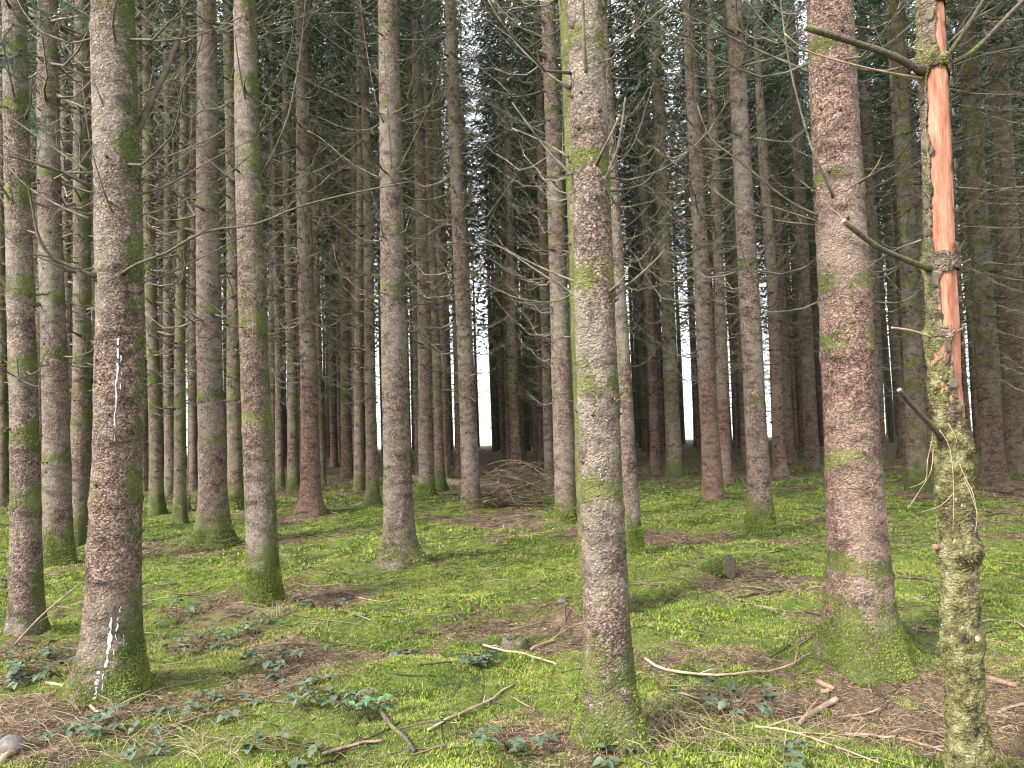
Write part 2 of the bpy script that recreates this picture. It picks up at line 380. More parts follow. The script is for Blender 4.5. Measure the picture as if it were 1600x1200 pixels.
tr('RF', 1592, 738, 1556, 34, 28, .2, 'dark thick trunk at the right edge of the picture', lich=.2, bm=.2)
tr('RG', 1372, 728, 1348, 22, 18, .2, 'dark trunk just right of the broad pinkish spruce, far back', lich=.2, bm=.2)
tr('RH', 1497, 730, 1462, 20, 16, .2, 'dark trunk far back, close behind the right of the stripped dead trunk', lich=.2, bm=.2)
tr('RI', 1232, 728, 1196, 19, 15, .3, 'dark trunk far back, first to the right of the tall tan spruce', lich=.1, bm=.2, red=.4)
tr('RJ', 1270, 735, 1236, 20, 16, .3, 'dark trunk far back at the left edge of the broad pinkish spruce', lich=.2, bm=.2)
tr('AA', 107, 800, 101, 14, 11, .2, 'thin pinkish stem behind the smooth tan spruce at left', lich=.1, bm=.2, red=.6)
tr('AB', 4, 790, 2, 14, 12, .2, 'pale stem cut by the left edge of the picture', lich=.6, bm=.2)
tr('AC', 224, 768, 216, 14, 11, .2, 'brown thin spruce behind the right edge of the resin streaked tree', lich=.1, bm=.2)
tr('AD', 303, 765, 300, 12, 10, .2, 'brown thin spruce right behind the crooked footed stem', lich=.3, bm=.2)

TREE_POS = []
for k, t in T.items():
    P = on_ground(t['xb'], t['yb'], 0.03)
    Q = at_depth(t['xt'], 0, P.y)
    lean = (Q.x - P.x) / (Q.z - P.z)
    t['P'] = P; t['lean'] = lean; t['Q'] = Q
    t['rm'] = t.get('rm', 0.3)
    t['r_mid'] = t['wm'] / 2 * P.y / FPX
    t['r_top'] = t['wt'] / 2 * P.y / FPX
    z6 = at_depth(t['xb'], 600, P.y).z
    t['z6'] = z6
    if 'xm' in t:
        xm = at_depth(t['xm'], 560, P.y); t['bow'] = xm.x - (P.x + lean * (xm.z))
        t['bowz'] = xm.z
    TREE_POS.append((P.x, P.y, t['r_mid']))
DEAD = on_ground(1532, 1262, 0.0)
TREE_POS.append((DEAD.x, DEAD.y, 0.09))
TP = np.array(TREE_POS)

# fill rows behind and beside
FILL = []
rr = random.Random(5)
gy = 18.2
row = 0
while gy < 43.5:
    gx = -40 + (row % 2) * 1.1
    while gx < 40:
        x = gx + rr.uniform(-.55, .55); y = gy + rr.uniform(-.6, .6); gx += 2.2 if gy < 36 else 2.6
        if abs(x) > 0.72 * y + 1.0: continue
        if y < 20.5 and abs(x) < 0.715 * y: continue
        if np.min(np.hypot(TP[:, 0] - x, TP[:, 1] - y)) < 1.25: continue
        # the open slots where the field shows through
        px = 800 + FPX * x / y
        if any(abs(px - g) < 6 for g in (1204, 1074, 1515, 962, 1380, 1585, 745)) and y > 24: continue
        FILL.append((x, y))
    gy += 2.3; row += 1
for y in (4.5, 6.6, 8.9, 11.2, 13.6, 16.0):          # the stand goes on past both sides of the frame
    for sgn in (-1, 1):
        for e in (0.9, 3.2, 5.6):
            if sgn > 0 and y < 5: continue
            if sgn < 0 and (e > 1 or y < 9): continue
            FILL.append((sgn * (0.70 * y + e) + rr.uniform(-.4, .4), y + rr.uniform(-.4, .4)))

# ------------------------------------------------------------------ ground
# moss patches (+) and litter patches (-): px, py, radius x (m), radius y (m), weight
PATCH = [(700, 915, .9, .9, .5), (600, 985, .7, .5, .45), (655, 1050, .38, .3, .6), (480, 1140, .6, .3, .4), (270, 885, 1.4, 1.2, .4), (850, 870, 1.2, 1.0, .25),
         (1090, 975, .7, .5, .45), (1220, 960, .5, .6, .3), (850, 1065, .4, .25, .35), (890, 1085, .2, .15, .4), (560, 860, 1.2, .8, .3), (1050, 800, 1.6, 1.5, .3), (640, 1170, .5, .2, .2),
         (500, 935, .55, .45, -.6), (470, 880, .5, .35, -.35), (760, 985, .55, .3, -.6), (620, 1028, .30, .14, -.5), (700, 900, .15, .2, -.2), (1120, 1095, .75, .3, -.55), (1330, 1120, .9, .3, -.5), (1520, 1090, .6, .4, -.5), (1420, 1170, .9, .2, -.4), (1000, 1170, .5, .2, -.45), (1400, 1095, .5, .2, .25), (1280, 1190, .5, .2, .3),
         (100, 1130, .9, .3, -.45), (230, 1010, .5, .3, -.4), (40, 1010, .5, .4, -.45), (300, 1090, .35, .2, -.5), (790, 815, 1.0, 1.4, -.75), (1080, 840, .9, .8, -.45), (1000, 850, .5, .6, -.5), (870, 1010, .4, .3, -.3), (1530, 760, 3, 2.5, -.35), (450, 1030, .3, .25, -.25), (860, 1150, .45, .2, -.45), (1290, 850, .8, .7, -.25), (660, 885, .4, .4, -.45), (255, 862, .5, .4, -.35), (60, 1190, .6, .15, -.5), (200, 1150, .3, .15, .3)]
PATCH = [(on_ground(a, b), rx, ry, w) for a, b, rx, ry, w in PATCH]
MOUND = [(650, 1052, .30, .17, .075), (880, 965, .22, .2, .05), (1290, 1020, .25, .22, .05), (1430, 1010, .35, .2, .05), (505, 965, .25, .2, .05), (890, 1090, .2, .12, .035), (1100, 893, .35, .2, .07), (800, 1000, .2, .12, .05), (610, 850, .5, .3, .04), (230, 960, .5, .3, .05), (945, 835, .8, .6, .06), (600, 820, .9, .6, .07)]
MOUND = [(on_ground(a, b), rx, ry, h) for a, b, rx, ry, h in MOUND]
def moss_mask(x, y):
    m = 0.73 + (fbm(x * 0.75 + 3.1, y * 0.75 + 9.2, 0, 5, 3) - 0.5) * 1.75
    for p, rx, ry, w in PATCH:
        m = m + w * np.exp(-(((x - p.x) / rx) ** 2 + ((y - p.y) / ry) ** 2))
    m = m + (fbm(x * 3.3, y * 3.3, 0, 3, 8) - .5) * .7 - 0.35 * sstep(16, 24, y) - 0.3 * sstep(3.4, 2.6, y)
    return np.clip(m, 0, 1)
def ground_z(x, y):
    x = np.asarray(x, float); y = np.asarray(y, float)
    near = sstep(85, 50, np.hypot(x, y))
    z = (fbm(x * 0.55, y * 0.55, 0, 3, 40) - 0.5) * 0.09
    z = z + (fbm(x * 2.4, y * 2.4, 0, 3, 50) - 0.5) * 0.12
    z = z + (fbm(x * 8, y * 8, 0, 2, 60) - 0.5) * 0.05
    z = z * near
    for p, rx, ry, h in MOUND:
        z = z + h * np.exp(-(((x - p.x) / rx) ** 2 + ((y - p.y) / ry) ** 2))
    for tx, ty, r in TREE_POS:
        d2 = (x - tx) ** 2 + (y - ty) ** 2
        z = z + 0.05 * np.exp(-d2 / (2.2 * r + 0.06) ** 2)
    return z
def graded(lo, hi, fine_lo, fine_hi, step, grow):
    c = list(np.arange(fine_lo, fine_hi, step))
    s, v = step, c[-1]
    while v < hi: s *= grow; v += s; c.append(v)
    s, v, d = step, c[0], []
    while v > lo: s *= grow; v -= s; d.append(v)
    return np.array(d[::-1] + c)
gxs = graded(-2500, 2500, -5.5, 5.5, 0.05, 1.05)
gys = graded(-2500, 2500, 2.6, 10.0, 0.05, 1.04)
GX, GY = np.meshgrid(gxs, gys)
GZ = ground_z(GX, GY); GM = moss_mask(GX, GY)
nx, ny = len(gxs), len(gys)
ii = (np.arange(ny - 1)[:, None] * nx + np.arange(nx - 1)[None, :]).ravel()
GF = np.stack([ii, ii + 1, ii + nx + 1, ii + nx], 1)
fld = sstep(62, 66, GY + 0.0 * GX) + sstep(44, 50, np.abs(GX)); fld = np.clip(fld, 0, 1)
g = obj('ground', np_mesh('ground', np.stack([GX.ravel(), GY.ravel(), GZ.ravel()], 1), GF, GROUND, True, {'moss': GM.ravel(), 'field': fld.ravel()}))
tag(g, kind='structure')
def gz(x, y): return float(ground_z(np.array([x]), np.array([y]))[0])
def place(px, py):
    p = on_ground(px, py); z = gz(p.x, p.y)
    p = on_ground(px, py, z); return Vector((p.x, p.y, gz(p.x, p.y)))

def scatter(x0, x1, y0, y1, n, half=0.74):
    """random points in the strip of ground that lies before the camera"""
    y = np.sqrt(NR.uniform(y0 * y0, y1 * y1, n)); x = NR.uniform(-half, half, n) * y
    return x, y
def tuft_mesh(bands, name, mat, blades=3):
    V, F, D = [], [], []; off = 0
    for (y0, y1, n, size) in bands:
        x, y = scatter(0, 0, y0, y1, n)
        m = moss_mask(x, y) + (fbm(x * 5, y * 5, 0, 3, 77) - 0.5) * 1.5
        keep = (m > 0.40) | (NR.random(len(x)) < 0.10)
        x, y, m = x[keep], y[keep], m[keep]
        for tx, ty, r in TREE_POS:
            k2 = np.hypot(x - tx, y - ty) > r * 0.8
            x, y, m = x[k2], y[k2], m[k2]
        z = ground_z(x, y); k = len(x)
        patch = vnoise(x * 3.1, y * 3.1, 0, 90)
        sz = size * NR.uniform(0.6, 1.5, k) * (0.55 + 0.9 * patch) * np.clip(0.4 + m, 0.5, 1.2)
        dry = sstep(0.85, 0.45, m) * 0.6 + sstep(.5, .8, vnoise(x * 1.3, y * 1.3, 0, 91)) * 0.5
        for b in range(blades):
            a = NR.uniform(0, 2 * math.pi, k); tilt = NR.uniform(0.55, 1.55, k)
            L = sz * NR.uniform(0.7, 1.3, k); w = L * 0.30
            dx, dy = np.cos(a), np.sin(a)
            bx, by = x + NR.normal(0, 1, k) * size * 0.35, y + NR.normal(0, 1, k) * size * 0.35
            ex, ey, ez = bx + dx * np.sin(tilt) * L, by + dy * np.sin(tilt) * L, z + np.cos(tilt) * L
            zb = z - 0.006
            v = np.stack([np.stack([bx - dy * w, by + dx * w, zb], 1), np.stack([bx + dy * w, by - dx * w, zb], 1), np.stack([ex, ey, ez], 1)], 1)
            V.append(v.reshape(-1, 3)); D.append(np.repeat(dry, 3))
            F.append(off + np.arange(3 * k).reshape(-1, 3)); off += 3 * k
    return np_mesh(name, np.concatenate(V), np.concatenate(F), mat, False, {'dry': np.concatenate(D)})
mo = obj('moss', tuft_mesh([(3.2, 5.5, 150000, .0115), (5.5, 9, 150000, .015), (9, 16, 110000, .022), (16, 26, 30000, .04)], 'moss', MOSS))
tag(mo, 'bright green moss carpeting the forest floor', 'moss', kind='stuff')

def litter_mesh(bands, name, mat):
    V, F = [], []; off = 0
    for (y0, y1, n, L0, w0) in bands:
        x, y = scatter(0, 0, y0, y1, n)
        m = moss_mask(x, y) + (vnoise(x * 7, y * 7, 0, 78) - 0.5) * 0.6
        keep = (m < 0.55) | (NR.random(n) < 0.2)
        x, y = x[keep], y[keep]; k = len(x)
        z = ground_z(x, y) + NR.uniform(0.002, 0.016, k)
        a = NR.uniform(0, 2 * math.pi, k); L = L0 * NR.uniform(0.4, 1.8, k); w = w0 * NR.uniform(0.6, 1.6, k); s = NR.normal(0, 0.22, k)
        dx, dy = np.cos(a) * L / 2, np.sin(a) * L / 2; qx, qy = -np.sin(a) * w / 2, np.cos(a) * w / 2; dz = L * s / 2
        up = w * 0.5
        v = np.stack([np.stack([x - dx + qx, y - dy + qy, z - dz], 1), np.stack([x - dx - qx, y - dy - qy, z - dz + up], 1),
                      np.stack([x + dx - qx, y + dy - qy, z + dz + up], 1), np.stack([x + dx + qx, y + dy + qy, z + dz], 1)], 1)
        V.append(v.reshape(-1, 3)); F.append(off + np.arange(4 * k).reshape(-1, 4)); off += 4 * k
    return np_mesh(name, np.concatenate(V), np.concatenate(F), mat, False)
li = obj('needle_litter', litter_mesh([(3.2, 6, 110000, .030, .0022), (6, 11, 70000, .05, .004), (11, 24, 30000, .10, .009)], 'needle_litter', LITTER))
tag(li, 'brown fallen needles strewn over bare patches of the forest floor', 'litter', kind='stuff')

mb = MB()
for i in range(3200):
    y = math.sqrt(RNG.uniform(3.3 ** 2, 20 ** 2)); x = RNG.uniform(-.74, .74) * y
    a = RNG.uniform(0, 6.28); L = RNG.uniform(.08, .38) * (1 + y / 18); r = RNG.uniform(.0018, .005) * (1 + y / 25)
    pts = []
    cx, cy = x, y
    for k in range(4):
        pts.append((cx, cy)); a += RNG.uniform(-.35, .35); cx += math.cos(a) * L / 3; cy += math.sin(a) * L / 3
    P = [(p[0], p[1]) for p in pts]
    zz = ground_z(np.array([p[0] for p in P]), np.array([p[1] for p in P]))
    lift = RNG.uniform(0.004, 0.018)
    mb.tube([(p[0], p[1], float(z) + lift * (1 + .7 * (q == 3))) for q, (p, z) in enumerate(zip(P, zz))], [r, r, r * .8, r * .4], 3, False)
o = mb.build('twig_litter', TWIGLIT); tag(o, 'thin broken twigs scattered across moss and needles', 'twigs', kind='stuff')

# tangled low undergrowth at the dim back of the stand
mb = MB()
for i in range(2600):
    y = RNG.uniform(18, 41); x = RNG.uniform(-.74, .74) * y
    if vnoise(x * .35, y * .35, 0, 123) < 0.48: continue
    a = RNG.uniform(0, 6.28); L = RNG.uniform(.35, 1.1); h = RNG.uniform(.12, .5)
    z0 = gz(x, y); r = RNG.uniform(.004, .008)
    mb.tube([(x + math.cos(a) * L * t, y + math.sin(a) * L * t, z0 - .02 + h * math.sin(t * 2.4)) for t in (0, .3, .65, 1)], [r, r, r * .7, r * .4], 3, False)
o = mb.build('undergrowth', SCRUB); tag(o, 'tangle of low dry stems at the dim back of the stand', 'undergrowth', kind='stuff')

# ------------------------------------------------------------------ dead branches (shared shapes)
def branch_shape(seed, L, r0, ntw, seg=7, sides=5, upturn=0.5, tws=3, droop=0.06, mat=TWIG):
    g = random.Random(seed); mb = MB()
    w1, w2, ph = g.uniform(-.2, .2), g.uniform(-.022, .022), g.uniform(0, 6)
    up = upturn * g.uniform(.6, 1.35)
    def f(t):
        return Vector((L * (t - .16 * t * t), L * (w1 * t * t + w2 * math.sin(t * 7 + ph)), L * (-droop * math.sin(min(t * 2, 1) * math.pi) + up * t ** 2.1 + .012 * math.sin(t * 11 + ph))))
    ts = [i / seg for i in range(seg + 1)]
    kk = [Vector((0, g.gauss(0, .014), g.gauss(0, .012))) * L * (0 if i == 0 else 1) for i in range(seg + 1)]
    f0 = f
    def f(t):
        q = min(max(t, 0), 1) * seg; i = min(int(q), seg - 1); return f0(t) + kk[i].lerp(kk[i + 1], q - i)
    mb.tube([f(t) - (Vector((.03, 0, 0)) if t == 0 else Vector()) for t in ts], [max(r0 * (1 - t) ** .8, r0 * .14) * (1.5 if t == 0 else 1) for t in ts], sides, True, .25, g)
    for i in range(ntw):
        t = .16 + .82 * (i + g.random() * .8) / ntw; b = f(t); tan = (f(min(t + .03, 1)) - f(t - .03)).normalized()
        sd = -1 if i % 2 else 1
        d = (tan * g.uniform(.5, 1.0) + Vector((0, sd, 0)) * g.uniform(.5, 1.0) + Vector((0, 0, g.uniform(-.25, .4)))).normalized()
        l = L * g.uniform(.12, .38) * (1.15 - .55 * t); r = r0 * g.uniform(.22, .4)
        p1 = b + d * l * .5 + Vector((0, 0, l * .02)); p2 = b + d * l * .93 + Vector((0, 0, l * g.uniform(.08, .3)))
        mb.tube([b, p1, p2], [r, r * .75, r * .3], 3, False)
        if tws > 3 and g.random() < .6:
            d2 = (d + Vector((g.uniform(-.6, .6), -sd * .6, g.uniform(-.2, .5)))).normalized()
            mb.tube([p1, p1 + d2 * l * .45], [r * .6, r * .25], 3, False)
    return mb.mesh('dead_branch', mat)
BR_NEAR = [branch_shape(100 + i, 1.0, .0052, 12, 9, 5, .42, 4) for i in range(14)]
BR_MID = [branch_shape(200 + i, 1.0, .0085, 11, 6, 4, .52, 3, mat=TWIG_LIT_TONE if i % 3 else TWIG) for i in range(15)]
STUB = [branch_shape(300 + i, .22, .0075, 1, 3, 5, .3, 3) for i in range(6)]

def crown_mesh(seed, z0, H, R0):
    g = random.Random(seed); tv = []
    z = z0
    while z < H - .2:
        f = (z - z0) / (H - z0)
        L = R0 * (1 - f) ** .75 * g.uniform(.8, 1.15); nb = g.choice((5, 6, 6, 7))
        if f < .08: nb = 4
        a0 = g.random() * 6.28
        for b in range(nb):
            a = a0 + 6.28 * b / nb + g.uniform(-.3, .3); l = L * g.uniform(.7, 1.15); ca, sa = math.cos(a), math.sin(a)
            slope = -.35 + .75 * f
            nt = int(29 * (.35 + l / R0) * (.6 if f < .08 else 1))
            for i in range(nt):
                t = (i + g.random()) / nt; t = .12 + .88 * t
                r = l * t; zz = z + slope * r + .22 * l * t ** 3
                side = g.choice((-1, 1)); ll = g.uniform(.22, .5) * (1.15 - .5 * t)
                dr, ds, dz = g.uniform(.2, .8), side * g.uniform(.3, .9), g.uniform(-.75, .1)
                x, y = ca * r, sa * r
                ex, ey, ez = x + (ca * dr - sa * ds) * ll, y + (sa * dr + ca * ds) * ll, zz + dz * ll
                w = g.uniform(.010, .024)
                # two crossed slivers so that the spray has a body
                mx, my, mz = (x + ex) / 2, (y + ey) / 2, (zz + ez) / 2
                tv.append(((x, y, zz), (mx - sa * w, my + ca * w, mz + w), (ex, ey, ez), (mx + sa * w, my - ca * w, mz - w)))
        z += g.uniform(.34, .5)
    V = np.array(tv).reshape(-1, 3); F = np.arange(len(V)).reshape(-1, 4)
    return np_mesh('crown', V, F, NEEDLE, False)
CROWNS = [crown_mesh(500 + i, 10.2, 23.0, 2.15) for i in range(4)]

# ------------------------------------------------------------------ trunks
def trunk_mesh(P, t, segs, zs, seed, H=23.0):
    """stem around a leaning axis, root-local coordinates"""
    th = np.linspace(0, 2 * math.pi, segs, endpoint=False)
    Z, A = np.meshgrid(zs, th, indexing='ij')
    z6, z0 = t['z6'], t['Q'].z
    slope = (t['r_top'] - t['r_mid']) / (z0 - z6); slope = min(max(slope, -.013), -.004)
    rbase = t['r_mid'] + slope * (0 - z6)
    r_at = lambda z: np.maximum(rbase * np.clip(1 - np.maximum(z, 0) / H, 0, 1) ** .8 * .35 + .65 * (t['r_mid'] + slope * (np.minimum(z, 10) - z6)) * np.clip((H - z) / (H - 10), 0, 1), .01)
    R = r_at(np.maximum(Z, 0))
    # normalise so that the radius at z6 is the traced one
    R = R * t['r_mid'] / float(r_at(np.array([z6]))[0])
    fl = t['fl'] * 1.35; ph = seed * 1.7
    lob = 1 + .55 * np.cos(3 * A + ph) + .35 * np.cos(5 * A + 2 * ph)
    zc = np.maximum(Z, 0)
    R = R * (1 + fl * .62 * np.exp(-zc / .15) * np.clip(lob, .25, 2) + fl * .36 * np.exp(-zc / .45))
    for zw in t['wh']:
        R = R * (1 + .055 * np.exp(-((Z - zw) / .035) ** 2))
    X0, Y0 = np.cos(A), np.sin(A)
    k = t.get('amp', 1.0)
    px, py, pz = X0 * R + seed * 3.3, Y0 * R + seed * 1.9, Z
    disp = (fbm(px * 6, py * 6, pz * 3.5, 3, 11) - .5) * .10 * R
    if segs >= 36:
        n1 = fbm(px * 34, py * 34, pz * 40, 3, 21); disp = disp + (np.abs(n1 - .5) * -2 + .25) * .0045 * k
        n2 = vnoise(px * 75, py * 75, pz * 55, 31); disp = disp + (n2 - .5) * .0055 * k
        for zw in t['wh']:
            disp = disp + np.exp(-((Z - zw) / .05) ** 2) * (fbm(px * 22, py * 22, pz * 30, 3, 71) - .5) * .022
    R2 = R + disp
    bow = t.get('bow', 0) * np.sin(np.clip(Z / (2 * t.get('bowz', 3)), 0, 1) * math.pi)
    wob = .03 * np.sin(Z * .55 + seed) * sstep(0, 3, Z)
    wx = np.minimum(Z, 12) * t['lean'] + bow
    X = X0 * R2 + wx + wob * .4; Y = Y0 * R2 + wob
    # moss: foot, shaded right side, rings, lichen-left
    moss = t.get('bm', .3) * sstep(.75, .05, Z + .25 * (fbm(A * 2, Z * 2, seed, 2, 5) - .5)) * .75
    moss = moss + t.get('rm', .3) * sstep(.15, .85, X0 * .9 + Y0 * .25) * .62
    moss = moss + t.get('lmoss', 0) * sstep(.3, .8, -X0) * .8
    moss = moss + t.get('lich', .2) * .45 + .09
    for zw in t['wh']:
        moss = moss + t.get('ring', .45) * np.exp(-((Z - zw - .09) / .09) ** 2) * (.55 + .45 * np.abs(X0))
    moss = moss * (1 - .7 * t.get('red', 0) * sstep(4, 1.5, Z))
    green = np.clip(sstep(.5, .1, Z) * .8 * t.get('bm', .3) + .75 * sstep(.2, .8, X0) * t.get('rm', .3), 0, 1)
    red = t.get('red', 0.25) * sstep(4.0, 1.0, Z) * .9
    V = np.stack([X.ravel(), Y.ravel(), Z.ravel()], 1); nz = len(zs)
    i = np.arange(nz - 1)[:, None] * segs; j = np.arange(segs)[None, :]; j2 = (j + 1) % segs
    F = np.stack([(i + j).ravel(), (i + j2).ravel(), (i + segs + j2).ravel(), (i + segs + j).ravel()], 1)
    me = np_mesh('trunk', V, F, BARK_PINK if t.get('pink') else BARK, True, {'moss': np.clip(moss, 0, 1).ravel(), 'green': green.ravel(), 'red': red.ravel()})
    t['grid'] = (X, Y, Z, X0, Y0, moss)
    def surf(z, a):
        ri = int(np.argmin(np.abs(np.asarray(zs) - z))); ai = int(round(a / (2 * math.pi) * segs)) % segs
        return Vector((float(X[ri, ai]), float(Y[ri, ai]), float(Z[ri, ai])))
    def axis(z):
        ri = int(np.argmin(np.abs(np.asarray(zs) - z)))
        return Vector((float(X[ri].mean()), float(Y[ri].mean()), z)), float(R[ri].mean())
    return me, surf, axis

def knots(mb, surf, axis, z0, z1, n, g, big=1.0):
    for i in range(n):
        z = g.uniform(z0, z1); a = g.uniform(0, 6.28318)
        p = surf(z, a); c, r = axis(z); d = Vector((math.cos(a), math.sin(a), g.uniform(.0, .5))).normalized()
        s = big * g.uniform(.006, .012)
        mb.tube([p - d * .01, p + d * s * .6, p + d * s * g.uniform(1.0, 3.2)], [s * 1.5, s, s * .55], 4, True, .4, g)

def put(me, name, parent, loc, rz, sc, tilt=0.0, roll=0.0):
    o = obj(name, me, parent, loc); o.rotation_euler = Euler((roll, -tilt, rz), 'XYZ'); o.scale = (sc, sc, sc); return o

SURF = {}
for n_, (k, t) in enumerate(T.items()):
    P = t['P']; near = t.get('near'); d = P.y; g = random.Random(1000 + n_)
    # whorl heights: the traced ones, then every half metre
    wh = sorted(at_depth(t['xb'], yy, d).z for yy in t.get('rings', ()))
    zst = g.uniform(1.6, 2.2)
    if not wh:
        z = zst
        while z < 10: wh.append(z); z += g.uniform(.42, .62)
    else:
        z = wh[-1] + .5
        while z < 10: wh.append(z); z += g.uniform(.45, .65)
    t['wh'] = wh
    if d < 5.2: segs, dz, ztop = 92, .017, 5.0
    elif d < 6.5: segs, dz, ztop = 64, .026, 5.4
    elif d < 9.5: segs, dz, ztop = 52, .038, 7.0
    elif d < 13: segs, dz, ztop = 36, .07, 9.0
    else: segs, dz, ztop = 24, .10, 12.0
    zs = np.concatenate([np.arange(-.22, ztop, dz), np.linspace(ztop, 23, 14)])
    root = empty('spruce_tree', P); tag(root, t['label'], 'tree', 'spruces that stand out singly from the front of the stand')
    me, surf, axis = trunk_mesh(P, t, segs, zs, n_ + 1)
    obj('trunk', me, root); SURF[k] = (surf, axis, root)
    kb = MB(); knots(kb, surf, axis, .9, min(4.5 + .45 * d, 11), int((45 if d < 7 else 120)), g, 1.0 if d < 7 else (1.15 if d < 12 else 1.6))
    tag(kb.build('knots', KNOT, root), kind='stuff')
    zlim = 1.6 + .62 * d + 1.0
    protos = BR_NEAR if d < 9 else BR_MID
    thick = 1.0 if d < 9 else 1.0
    for zw in [w for w in wh if 2.0 < w < min(zlim, 10.2)]:
        hf = sstep(1.6, 4.5, zw)
        nb = g.choice((5, 6, 7)) if zw > 2.6 else g.choice((3, 4, 5))
        if d > 9: nb += 1
        if d < 7: nb = g.choice((2, 3, 4))
        a0 = g.random() * 6.28
        for b in range(nb):
            a = a0 + 6.28 * b / nb + g.uniform(-.35, .35)
            zz = zw + g.uniform(-.06, .06); p = surf(zz, a % (2 * math.pi))
            if g.random() < .16:
                put(g.choice(STUB), 'broken_branch', root, p, a, g.uniform(.6, 1.5), g.uniform(0, .5)); continue
            L = g.uniform(.55, 1.3) * (.7 + .8 * float(hf)) * (1.15 if d > 9 else 1.0)
            # branches that would reach the lens stay short
            tip = Vector((P.x + p.x + math.cos(a) * L, P.y + p.y + math.sin(a) * L, 0))
            if tip.length < 2.6: L *= .5
            put(g.choice(protos), 'branch', root, p, a, L, g.uniform(-.22, .18), g.uniform(-.3, .3))
    # thin branches between the whorls
    for i in range(int(16 if d < 9 else 44)):
        zz = g.uniform(1.9 if d > 9 else 2.4, min(zlim, 10)); a = g.uniform(0, 6.28); p = surf(zz, a)
        if d < 9 and math.sin(a) < -.5: continue
        put(g.choice(STUB if g.random() < .4 else BR_MID), 'branch', root, p, a, g.uniform(.35, .85), g.uniform(-.2, .2), g.uniform(-.3, .3))
    c = obj('crown', CROWNS[n_ % 4], root, (t['lean'] * 12, 0, 0)); c.rotation_euler = (0, 0, g.random() * 6.28)

# ------------------------------------------------------------------ the crowded stand behind
def fill_proto(seed):
    g = random.Random(seed)
    t = dict(r_mid=.15 * g.uniform(.85, 1.15), r_top=.12, z6=1.6, Q=Vector((0, 0, 9)), lean=0, fl=.3, bm=g.choice((.2, .5)), rm=.35, lich=g.choice((.1, .3, .5)), red=g.choice((.1, .5)))
    wh = []; z = 1.9
    while z < 10.5: wh.append(z); z += g.uniform(.42, .62)
    t['wh'] = wh
    zs = np.concatenate([np.arange(-.22, 1, .12), np.linspace(1, 12, 30), np.linspace(12.6, 23, 8)])
    me, surf, axis = trunk_mesh(None, t, 14, zs, seed)
    mb = MB()
    for zw in wh:
        nb = g.choice((4, 5, 6)); a0 = g.random() * 6.28; hf = .5 + .6 * min(zw / 5, 1.4)
        for b in range(nb):
            a = a0 + 6.28 * b / nb + g.uniform(-.4, .4); L = g.uniform(.6, 1.3) * hf; ca, sa = math.cos(a), math.sin(a)
            p = surf(zw, a % 6.28318); up = g.uniform(.2, .5); dr = g.uniform(-.1, .15)
            f = lambda t: p + Vector((ca * L * t, sa * L * t, L * (up * t * t - dr * t)))
            r0 = g.uniform(.007, .011)
            mb.tube([f(q) for q in (0, .35, .7, 1)], [r0, r0 * .8, r0 * .6, r0 * .3], 3, False)
            for i in range(9):
                q = .15 + .82 * i / 9; bb = f(q); sd = -1 if i % 2 else 1; l = L * g.uniform(.15, .4) * (1.15 - .5 * q)
                dd = Vector((ca * .7 - sa * sd * .8, sa * .7 + ca * sd * .8, g.uniform(-.4, .45))).normalized()
                w = r0 * .55; up_ = Vector((0, 0, w)); sp = Vector((-dd.y, dd.x, 0)) * w
                e = bb + dd * l
                mb.add([tuple(bb + up_), tuple(bb - up_ * .5 + sp), tuple(bb - up_ * .5 - sp), tuple(e)], [(0, 1, 3), (1, 2, 3), (2, 0, 3)])
    br = mb.mesh('dead_branches', TWIG)
    kb = MB(); knots(kb, surf, axis, .6, 9, 90, g, 2.2)
    return me, br, kb.mesh('knots', KNOT)
FP = [fill_proto(40 + i) for i in range(5)]
def proj(p):
    q = CAM_M.inverted() @ Vector(p); return 800 + FPX * q.x / -q.z
ORD = ['first', 'second', 'third', 'fourth', 'fifth', 'sixth', 'seventh', 'eighth', 'ninth', 'tenth', 'eleventh', 'twelfth', 'thirteenth', 'fourteenth', 'fifteenth', 'sixteenth', 'seventeenth', 'eighteenth', 'nineteenth', 'twentieth']
MARKS = [('B', 'the banded spruce'), ('C', 'the smooth tan spruce'), ('A', 'the resin streaked tree'), ('I', 'the long rooted spruce'), ('K', 'the mossy footed spruce'), ('M', 'the slim reddish spruce'), ('Q', 'the lone flared spruce'), ('TT', 'the brush pile'), ('V', 'the central trunk'), ('X', 'the reddish footed spruce'), ('Y', 'the tall tan spruce'), ('R', 'the broad pinkish spruce')]
marks = sorted([(proj((T[k]['P'].x + T[k]['lean'] * 1.6, T[k]['P'].y, 1.6)), nm) for k, nm in MARKS] + [(1484, 'the stripped dead trunk'), (0, 'the left edge'), (1600, 'the right edge')])
solid = [(proj((t['P'].x + t['lean'] * 1.6, t['P'].y, 1.6)), t['wm'] / 2, t['P'].y) for t in T.values()] + [(1484, 25, DEAD.y)]
g = random.Random(77); plan = []
for (x, y) in FILL:
    s_ = g.uniform(.8, 1.22); plan.append([x, y, s_, g.randrange(5), proj((x, y, 1.6)), .15 * s_ * FPX / y, ''])
for q in plan:
    px = np.linspace(q[4] - q[5], q[4] + q[5], 15); hid = np.zeros(15, bool)
    for c, h, y in solid + [(p[4], p[5], p[1]) for p in plan]:
        if y < q[1] - .01: hid |= np.abs(px - c) < h
    q.append(0 < q[4] < 1600 and hid.mean() < .55)
for i in range(len(marks) - 1):
    lo, hi = marks[i], marks[i + 1]
    inn = sorted([q for q in plan if lo[0] <= q[4] < hi[0] and q[7]], key=lambda q: q[4])
    for n_, q in enumerate(inn[:20]):
        q[6] = f'{ORD[n_]} dim trunk from left between {lo[1]} and {hi[1]}'
